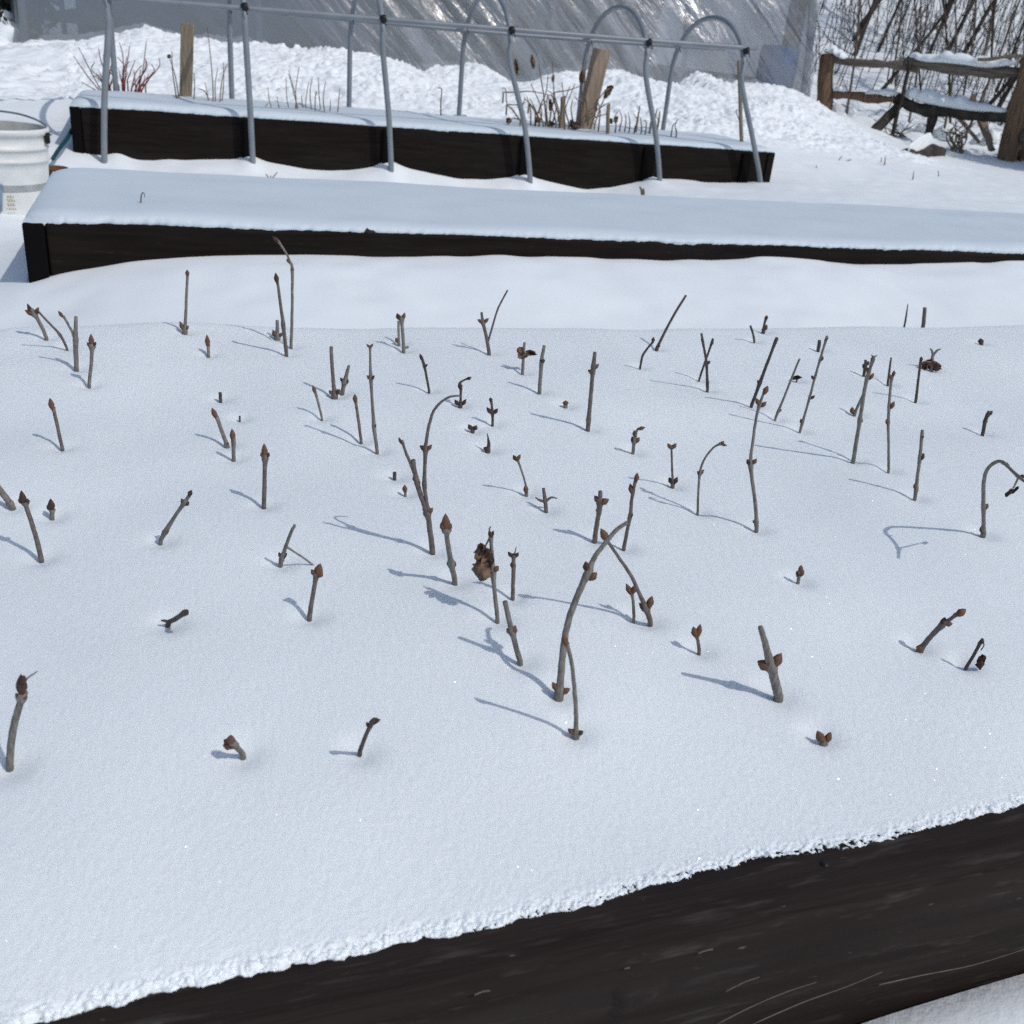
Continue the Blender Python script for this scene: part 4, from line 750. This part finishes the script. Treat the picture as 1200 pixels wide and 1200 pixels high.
clod("dark clod of soil breaking the snow edge on the middle bed, left of centre", 433, 271, 2.215, .014, 2)
clod("dark clod of soil at the snow edge of the middle bed, right of centre", 990, 294, 2.215, .012, 5)

# ------------------------------------------------------------------ plastic greenhouse behind
GX0, GX1, GY0 = -.80, 4.72, 7.12
gh = thing("greenhouse", ((GX0 + GX1) / 2, 8.6, .2), "long plastic film greenhouse with wrinkled clear wall behind the snow bank", "greenhouse")
def film_mat():
    m = bpy.data.materials.new("plastic_film"); m.use_nodes = True; N = m.node_tree; L = N.links.new; N.nodes.remove(N.nodes["Principled BSDF"])
    tr = N.nodes.new("ShaderNodeBsdfTransparent"); tr.inputs[0].default_value = (.52, .545, .58, 1)
    df = N.nodes.new("ShaderNodeBsdfDiffuse"); df.inputs[0].default_value = (.36, .39, .425, 1)
    gl = N.nodes.new("ShaderNodeBsdfGlossy"); gl.inputs["Roughness"].default_value = .26
    tc = N.nodes.new("ShaderNodeTexCoord"); mp = N.nodes.new("ShaderNodeMapping"); mp.inputs["Rotation"].default_value = (0, math.radians(45), 0); L(tc.outputs["Object"], mp.inputs[0])
    mq = N.nodes.new("ShaderNodeMapping"); mq.inputs["Scale"].default_value = (2.6, .5, .45); L(mp.outputs[0], mq.inputs[0]); mp = mq
    sx = N.nodes.new("ShaderNodeSeparateXYZ"); L(tc.outputs["Object"], sx.inputs[0])
    mr = N.nodes.new("ShaderNodeMapRange"); mr.inputs[1].default_value = -1.3; mr.inputs[2].default_value = -.2; mr.inputs[3].default_value = .08; mr.inputs[4].default_value = 1; L(sx.outputs[0], mr.inputs[0])
    ms = N.nodes.new("ShaderNodeMath"); ms.operation = 'MULTIPLY'; ms.inputs[1].default_value = .7; L(mr.outputs[0], ms.inputs[0])
    nz = N.nodes.new("ShaderNodeTexNoise"); nz.inputs["Scale"].default_value = 3.4; nz.inputs["Detail"].default_value = 5; L(mp.outputs[0], nz.inputs[0])
    bp = N.nodes.new("ShaderNodeBump"); bp.inputs["Strength"].default_value = .5; bp.inputs["Distance"].default_value = .09; L(nz.outputs[0], bp.inputs["Height"])
    L(bp.outputs[0], gl.inputs["Normal"]); L(ms.outputs[0], bp.inputs["Strength"])
    r = N.nodes.new("ShaderNodeValToRGB"); r.color_ramp.elements[0].position = .35; r.color_ramp.elements[1].position = .75; L(nz.outputs[0], r.inputs[0])
    r.color_ramp.elements[0].color = (.18, .18, .18, 1); r.color_ramp.elements[1].color = (.62, .62, .62, 1)
    mf = N.nodes.new("ShaderNodeMix"); L(mr.outputs[0], mf.inputs[0]); mf.inputs[2].default_value = .22; L(r.outputs[0], mf.inputs[3])
    m1 = N.nodes.new("ShaderNodeMixShader"); cl = N.nodes.new("ShaderNodeMapRange"); cl.inputs[1].default_value = 1.75; cl.inputs[2].default_value = 2.25; cl.inputs[3].default_value = 1; cl.inputs[4].default_value = .35; L(sx.outputs[0], cl.inputs[0])
    mc = N.nodes.new("ShaderNodeMath"); mc.operation = 'MULTIPLY'; L(mf.outputs[0], mc.inputs[0]); L(cl.outputs[0], mc.inputs[1]); L(mc.outputs[0], m1.inputs[0]); L(tr.outputs[0], m1.inputs[1]); L(df.outputs[0], m1.inputs[2])
    m2 = N.nodes.new("ShaderNodeMixShader"); m2.inputs[0].default_value = .22; L(m1.outputs[0], m2.inputs[1]); L(gl.outputs[0], m2.inputs[2])
    L(m2.outputs[0], N.nodes["Material Output"].inputs[0]); return m
M_FILM = film_mat()
def film_xy(a): return GY0 + 1.5 * (1 - math.cos(a)), .22 + 2.2 * math.sin(a)
us = np.linspace(GX0, GX1, 330); as_ = np.linspace(0, math.pi / 2, 120)
U, A = np.meshgrid(us, as_, indexing='ij')
Yf = GY0 + 1.5 * (1 - np.cos(A)); Zf = .22 + 2.2 * np.sin(A)
wr = sstep(.9, 1.6, U) * (1 - .3 * sstep(4.2, 4.7, U)) + .12
dg = U * .72 + Zf * .7; pg = -U * .7 + Zf * .72
fold = .034 * (1 - 2 * np.abs(vn(dg * 4.2, pg * .7, 61))) + .018 * (1 - 2 * np.abs(vn(dg * 9, pg * 1.3, 62))) + .006 * vn(dg * 22, pg * 3, 63)
Yf = Yf - wr * fold
grid_obj("side_film", np.stack([U, Yf, Zf], -1), M_FILM, gh)
Yb = 2 * (GY0 + 1.5) - (GY0 + 1.5 * (1 - np.cos(A)))
grid_obj("back_film", np.stack([U, Yb, Zf], -1)[::6, ::6], M_FILM, gh)
for xe, sgn in ((GX0, -1), (GX1, 1)):
    v = np.linspace(0, 1, 40); a2 = np.linspace(0, math.pi, 60); AA, VV = np.meshgrid(a2, v, indexing='ij')
    ye = GY0 + 1.5 - 1.5 * np.cos(AA); zt = .22 + 2.2 * np.sin(AA); ze = .2 + (zt - .2) * VV
    xo = xe + .015 * vn(ye * 6, ze * 6, 71) + sgn * .10 * (1 - VV) * sstep(.0, .5, 1 - np.abs(ye - GY0)) * .8
    grid_obj("end_film", np.stack([xo, ye + .004, ze], -1), M_FILM, gh)
for xp in (GX0 + .02, .6, at(634, 40, GY0 + .1)[0], at(805, 40, GY0 + .1)[0], GX1 - .02):
    MB().tube([(xp, GY0 + .035 + 1.47 * (1 - math.cos(a)), .1 + 2.29 * math.sin(a)) for a in np.linspace(0, math.pi, 40)], .021, 10).build("bow_pipe", M_PIPE, gh)
M_DARK_INSIDE = mat("dark_interior", (.03, .028, .027), .9, col2=(.06, .055, .05), scale=3)
# dark floor and backdrop sheet, added to make the inside look dark
MB().box(((GX0 + GX1) / 2, 8.62, .56), (GX1 - GX0 - .25, 2.5, .05)).build("dark_floor", M_DARK_INSIDE, gh, False)
MB().box(((GX0 + GX1) / 2, 9.75, 1.2), (GX1 - GX0 - .3, .05, 1.9)).build("dark_backdrop", M_DARK_INSIDE, gh, False)
MB().box((4.60, 7.32, .8), (.11, .08, 1.5)).build('door_post', M_DARK_INSIDE, gh, False)
bb = at(912, 72, 7.4); br_ = tag(lathe([(0, -.35), (.13, -.35), (.145, -.33), (.15, -.1), (.155, -.08), (.15, -.06), (.15, .08), (.14, .11), (0, .115)], bb, 32).build("barrel", M_BLUE, None, origin=bb), "blue plastic barrel showing through the right end of the greenhouse film", "barrel")

# ------------------------------------------------------------------ fence
FA = np.array([5.33, 7.8]); FB = np.array([6.26, 6.48]); FD = (FB - FA) / np.linalg.norm(FB - FA)
FN = np.array([-FD[1], FD[0]])
fence = thing("rail_fence", (FA[0], FA[1], .3), "weathered two-rail wooden fence with snow on its rails at the right", "fence")
def rough_bar(p0, p1, w0, w1, name, m, sd, parent=fence, n=16, sides=10, amp=.22, flat=1.):
    p0 = np.array(p0, float); p1 = np.array(p1, float); d = p1 - p0; L = np.linalg.norm(d); t = d / L
    u = np.cross(t, [0, 0, 1.]); u = u / (np.linalg.norm(u) + 1e-9) if np.linalg.norm(u) > .05 else np.array([1., 0, 0]); v = np.cross(u, t)
    V = []; Fc = []
    for i in range(n + 1):
        f = i / n; c = p0 + d * f + u * .02 * vn(f * 5, 0., sd) * min(1, L) + v * .02 * vn(f * 4, 3., sd) * min(1, L); w = w0 + (w1 - w0) * f
        for k in range(sides):
            a = 2 * math.pi * k / sides; r = w / 2 * (1 + amp * float(vn(math.cos(a) * 1.6 + sd, math.sin(a) * 1.6 + f * 6, sd)))
            V.append(c + (u * math.cos(a) + v * math.sin(a) * flat) * r)
    for i in range(n):
        for k in range(sides): Fc.append((i * sides + k, i * sides + (k + 1) % sides, (i + 1) * sides + (k + 1) % sides, (i + 1) * sides + k))
    Fc += [tuple(range(sides))[::-1], tuple(n * sides + k for k in range(sides))]
    return MB().add(V, Fc).build(name, m, parent)
def fp(px, py, off=0):       # a point on the fence's own vertical plane seen at a pixel
    d = R @ ray(px, py); n3 = np.array([FN[0], FN[1], 0]); o = np.array([FA[0], FA[1], 0]) + n3 * off
    return CAM + d * (((o - CAM) @ n3) / (d @ n3))
px_ = lambda p, w: w * depth(p) / F
a_, b_ = fp(966, 145), fp(970, 63); rough_bar(a_ + (a_ - b_) * .25, b_, px_(a_, 20), px_(b_, 17), "post", M_POST, 3, amp=.14)
a_, b_ = fp(1178, 192), fp(1210, 66); rough_bar(a_ + (a_ - b_) * .1, b_, px_(a_, 22), px_(b_, 25), "post", M_POST, 9, amp=.2)
def rail(pts, w, m, sd):
    for i in range(len(pts) - 1): pass
    P = crv([fp(*q) for q in pts], 5); mb = MB()
    W = [px_(P[0], w) / 2 * (1 + .28 * float(vn(i * .55, 1., sd))) for i in range(len(P))]
    return mb.tube(P, W, 10, .12).build("rail", m, fence), P, W
R1 = rail([(972, 69), (1010, 74), (1045, 76), (1075, 79)], 9, M_RAIL, 4)
R1b = rail([(1060, 72), (1090, 77), (1130, 82), (1165, 85), (1196, 84)], 11, M_RAIL, 6)
R2 = rail([(970, 110), (1000, 112), (1030, 116), (1056, 116)], 9, M_POST, 7)
R2b = rail([(1050, 115), (1075, 127), (1105, 130), (1145, 135), (1190, 138)], 15, M_RAIL_DK, 8)
rough_bar(fp(1016, 164, -.25), fp(1056, 120), .085, .07, "brace", M_RAIL_DK, 12)
rough_bar(fp(1043, 174, -.12), fp(1066, 70, -.06), .035, .03, "brace", M_RAIL_DK, 14)
rough_bar(fp(1085, 168, -.05), fp(1094, 134), .06, .075, "brace", M_RAIL_DK, 16)
rough_bar(fp(1146, 70, -.09), fp(1215, 63, -.09), .04, .05, "top_plank", M_WOOD, 18, flat=.6)
rough_bar(fp(1123, 138, .1), fp(1148, 166, .05), .07, .05, "brace", M_WOOD_PALE, 20, flat=.4)
rough_bar(fp(1150, 140, .1), fp(1163, 176, .0), .09, .07, "brace", M_WOOD, 22, flat=.4)
rough_bar(fp(1139, 121, .02), fp(1141, 110, .02), .05, .04, "peg", M_WOOD_PALE, 24)
# the fence runs on beyond the frame
e_ = FB + FD * 1.9; rough_bar((FB[0], FB[1], .62), (e_[0], e_[1], .66), .12, .11, "rail", M_RAIL, 26); rough_bar((FB[0], FB[1], .35), (e_[0], e_[1], .36), .12, .11, "rail", M_RAIL, 27)
rough_bar((e_[0], e_[1], .0), (e_[0], e_[1], .85), .17, .17, "post", M_POST, 28)
def snow_cap(label, P, w, h, sd, lift):
    V = []; n = len(P); k = 10
    for i, p in enumerate(P):
        f = math.sin(math.pi * min(1, max(0, (i + .15) / (n - .7)))) ** .35
        a = 1 + .35 * float(vn(i * .5, 2., sd)); b = 1 + .3 * float(vn(i * .45, 5., sd))
        for j in range(k):
            t = 2 * math.pi * j / k; x = math.cos(t) * w / 2 * a * f; z = math.sin(t) * (h * b if math.sin(t) > 0 else h * .35) * f
            V.append(np.array(p) + np.array([FN[0] * x, FN[1] * x, z + lift]))
    Fc = [(i * k + j, i * k + (j + 1) % k, (i + 1) * k + (j + 1) % k, (i + 1) * k + j) for i in range(n - 1) for j in range(k)] + [tuple(range(k))[::-1], tuple((n - 1) * k + j for j in range(k))]
    o = MB().add(V, Fc).build("snow_cap", M_SNOW_EDGE, None, origin=P[0]); return tag(o, label, "snow", kind="stuff")
def seg(pts): return crv([fp(*q) for q in pts], 7)
snow_cap("snow lying on the top fence rail", seg([(1066, 66), (1085, 70), (1110, 71), (1135, 74), (1160, 77), (1194, 74)]), .13, .06, 3, .0)
snow_cap("snow along the lower fence rail, middle to right", seg([(1058, 110), (1070, 112), (1085, 117), (1110, 122), (1140, 127), (1180, 131)]), .15, .075, 5, .0)
snow_cap("snow on the left half of the lower fence rail", seg([(1014, 110), (1030, 109), (1054, 111)]), .12, .035, 7, .0)
snow_cap("snow cushion on top of the left fence post", seg([(966, 61), (976, 60), (985, 66), (992, 69)]), .15, .04, 9, .0)
snow_cap("snow patch on the lower rail beside the left post", seg([(977, 106), (984, 105), (991, 107)]), .11, .035, 11, .0)
lg0, lg1 = atz(1064, 184, .20), atz(1097, 180, .20)
lg = rough_bar(lg0, lg1, .10, .13, "log", M_RAIL_DK, 31, parent=None); tag(lg, "dark log lying in the snow beneath the fence", "log")
snow_cap("snow heaped on the log beneath the fence", [lg0 + (lg1 - lg0) * t + np.array([0, 0, .05]) for t in np.linspace(-.02, .8, 14)], .2, .09, 13, 0)
st = atz(1196, 190, .17); sr = thing("stump", st, "ragged brown stump with torn roots by the right fence post", "stump")
rough_bar(st + [.0, 0, -.1], st + [.03, .05, .16], .30, .18, "trunk", M_POST, 35, sr, amp=.5)
for k in range(9):
    a = random.uniform(0, 6.28); e = st + np.array([.22 * math.cos(a), .22 * math.sin(a), random.uniform(-.02, .1)])
    MB().tube(crv([st + [0, 0, .06], (st + e) / 2 + [0, 0, .05], e], 3), [.03, .028, .024, .02, .016, .012, .01], 6, .2).build("root", M_POST, sr)

for lab_, x0_, n_ in (("tan dry grass clump below the middle of the lower fence rail", 1048, 12), ("tan dry grass clump under the right half of the lower fence rail", 1122, 14)):
    q_ = fp(x0_, 172, -.05)
    plant("dry_stem_plant", lab_, "dry plant", [[(x0_ + random.uniform(-9, 9), 178), (x0_ + random.uniform(-14, 14), 161), (x0_ + random.uniform(-24, 24), random.uniform(138, 156))] for _ in range(n_)], float(q_[1]), M_DRY, 2.2)

# ------------------------------------------------------------------ thicket on the slope behind the fence
def sapling_proto(sd, lean, h, w, m):
    random.seed(sd)
    r = thing("bare_sapling", (0, 0, 0), "thin bare stem of the leafless thicket on the snowy slope behind the fence", "sapling", "bare stems of the thicket behind the fence")
    P = [np.array([0, 0, -.15])]; d = np.array([lean[0], lean[1], 1.]); d /= np.linalg.norm(d); n = 12
    for i in range(n): d = d + np.array([random.uniform(-.07, .07), random.uniform(-.07, .07), 0]); d /= np.linalg.norm(d); P.append(P[-1] + d * h / n)
    MB().tube(P, [w * (1 - .75 * i / n) for i in range(n + 1)], 6, .1).build("trunk", m, r)
    mb = MB()
    for i in range(2, n):
        for _ in range(2):
            if random.random() < .8:
                a = random.uniform(0, 6.28); e = d * .9 + np.array([math.cos(a), math.sin(a), .15]) * random.uniform(.35, .8); L = random.uniform(.2, .55) * (1 - .4 * i / n) * h / 2
                q = [P[i]]; 
                for k in range(5): e = e / np.linalg.norm(e) + np.array([random.uniform(-.14, .14), random.uniform(-.14, .14), .10]); q.append(q[-1] + e / np.linalg.norm(e) * L / 5)
                mb.tube(q, [w * .30 * (1 - .7 * k / 5) for k in range(6)], 4)
                for _ in range(2):
                    s0 = q[random.randint(1, 4)]; e2 = e + np.array([random.uniform(-.8, .8), random.uniform(-.8, .8), random.uniform(-.2, .5)]); e2 /= np.linalg.norm(e2)
                    mb.tube([s0, s0 + e2 * L * .25, s0 + e2 * L * .5 + [0, 0, .02]], [w * .15, w * .12, w * .08], 4)
    mb.build("twigs", m, r); return r
protos = [sapling_proto(100 + k, [(.25, .1), (-.15, 0), (.4, .1), (.05, .1), (.5, 0), (.15, -.1), (-.3, .1), (.6, .1)][k], [2.2, 1.9, 2.4, 2.6, 2.1, 1.7, 1.8, 2.3][k], [.021, .013, .019, .016, .022, .012, .013, .018][k], M_TWIG_LT if k in (1, 5) else M_TWIG) for k in range(8)]
random.seed(77)
used = set(); cnt = 0
while cnt < 46:
    d_ = 9.6 + 4.0 * random.random() ** 1.2; px = random.uniform(972, 1290); dr = R @ ray(px, 110); dr = dr / math.hypot(dr[0], dr[1]); x, y = dr[0] * d_, dr[1] * d_
    if (np.array([x, y]) - FA) @ FN * (1 if ((np.array([0, 0]) - FA) @ FN) < 0 else -1) < .25: continue
    if x < GX1 + .25: continue
    z = float(ground(np.array([x]), np.array([y]))[0]); k = random.randint(0, 7)
    src = protos[k]
    if k in used:
        o = src.copy(); COL.objects.link(o)
        for ch in src.children:
            c2 = ch.copy(); COL.objects.link(c2); c2.parent = o
    else: o = src; used.add(k)
    o.location = (x, y, z); o.rotation_euler = (0, 0, random.uniform(-.7, .7) - .45); s_ = random.uniform(.75, 1.25); o.scale = (s_, s_, s_ * random.uniform(.9, 1.2)); cnt += 1
# fine brush farther up the slope, uncountable
mb = MB()
for i in range(520):
    d_ = random.uniform(10.5, 17); px = random.uniform(945, 1300); dr = R @ ray(px, 60); dr = dr / math.hypot(dr[0], dr[1]); x, y = dr[0] * d_, dr[1] * d_
    if x < GX1 + .3: continue
    z = float(ground_base(np.array([x]), np.array([y]))[0]); h = random.uniform(.25, 1.1); lx = random.uniform(-.35, .5) * h; ly = random.uniform(-.3, .3) * h
    mb.tube([(x, y, z - .05), (x + lx * .4, y + ly * .4, z + h * .5), (x + lx, y + ly, z + h)], [.006, .0045, .002], 4)
    if random.random() < .6: mb.tube([(x + lx * .4, y + ly * .4, z + h * .5), (x + lx * .4 + random.uniform(-.25, .25), y + ly, z + h * .85)], [.004, .0018], 4)
tag(mb.build("brush", mat("brush_bark", (.035, .03, .027), .9, col2=(.11, .095, .08), scale=4), None), "fine leafless brush covering the snowy slope behind the fence", "brush", kind="stuff")
# mounds of snow on the slope's undergrowth
for i, (px, py, w) in enumerate([(1000, 92, .22), (985, 128, .28), (1030, 135, .34), (1075, 95, .2), (1120, 110, .25), (1085, 150, .2), (1150, 168, .22), (1175, 105, .25)]):
    c = fp(px, py, .0); dr = (c - CAM); c = CAM + dr * 1.07; c[2] = float(ground(np.array([c[0]]), np.array([c[1]]))[0]) + w * .08; w *= .75
    n = 18; V = []; Fc = []
    for a in range(11):
        t = math.pi * a / 10
        for k in range(n):
            q = 2 * math.pi * k / n; d = np.array([math.sin(t) * math.cos(q), math.sin(t) * math.sin(q), .75 * math.cos(t)])
            V.append(c + d * w * .55 * (1 + .45 * float(vn(d[0] * 2 + i * 3, d[1] * 2 + d[2] * 2.5, 80 + i)) + .15 * float(vn(d[0] * 5 + i * 3, d[1] * 5 + d[2] * 5, 90 + i))))
    for a in range(10):
        for k in range(n): Fc.append((a * n + k, a * n + (k + 1) % n, (a + 1) * n + (k + 1) % n, (a + 1) * n + k))
    tag(MB().add(V, Fc).build("snow_mound", M_SNOW_EDGE, None, origin=c), "snow heaped on undergrowth behind the fence rails", "snow", kind="stuff")

# ------------------------------------------------------------------ snow-laden evergreen shrubs: far left, and the one shading the fence foot
def shrub(label, c, rad, h, sd, leaves, caps):
    random.seed(sd); rg = np.random.default_rng(sd); r = thing("evergreen_shrub", c, label, "shrub")
    mb = MB()
    for k in range(6):
        a = random.uniform(0, 6.28); mb.tube([np.array(c) + [0, 0, -.1], np.array(c) + [.3 * rad * math.cos(a), .3 * rad * math.sin(a), h * .45], np.array(c) + [.7 * rad * math.cos(a), .7 * rad * math.sin(a), h * .85]], [.02, .014, .006], 5)
    mb.build("trunk", M_TWIG, r)
    V = []; Fc = []
    for k in range(leaves):
        d = rg.normal(size=3); d /= np.linalg.norm(d); rr = rg.uniform(.45, 1.) * (1 + .3 * float(vn(d[0] * 2.2 + sd, d[1] * 2.2 + d[2] * 2, sd)))
        p = np.array(c) + [0, 0, h * .52] + d * np.array([rad, rad, h * .5]) * rr
        e = rg.normal(size=3); e /= np.linalg.norm(e); f = np.cross(e, d + .01); f /= np.linalg.norm(f); s = rg.uniform(.025, .05); n = len(V)
        V += [p - e * s, p + f * s * .35, p + e * s, p - f * s * .35]; Fc.append((n, n + 1, n + 2, n + 3))
    MB().add(V, Fc).build("crown", M_NEEDLE, r, False)
    for (o_, s, q) in caps:
        n = 16; V = []; Fc = []
        for a in range(10):
            t = math.pi * a / 9
            for k in range(n):
                w = 2 * math.pi * k / n; d = np.array([math.sin(t) * math.cos(w), math.sin(t) * math.sin(w), .7 * math.cos(t)])
                V.append(np.array(o_) + d * s * (1 + .22 * float(vn(d[0] * 2 + q, d[1] * 2 + d[2] * 2, q))))
        for a in range(9):
            for k in range(n): Fc.append((a * n + k, a * n + (k + 1) % n, (a + 1) * n + (k + 1) % n, (a + 1) * n + k))
        MB().add(V, Fc).build("snow_clump", M_SNOW_EDGE, r)
c0 = at(-4, 70, 7.6); c0[2] = .28
shrub("dark evergreen shrub weighed with snow clumps at the top left corner", c0, .42, .75, 5, 5200, [(at(2, 21, 7.3), .062, 3), (at(10, 40, 7.25), .10, 5), (at(-3, 55, 7.1), .09, 7), (at(22, 24, 7.5), .05, 9), (at(-10, 75, 7.0), .08, 11)])
c1 = np.array([6.8, 5.5, .15]); shrub("evergreen shrub just outside the frame beyond the right fence post", c1, (.55), 2.2, 9, 8000, [])
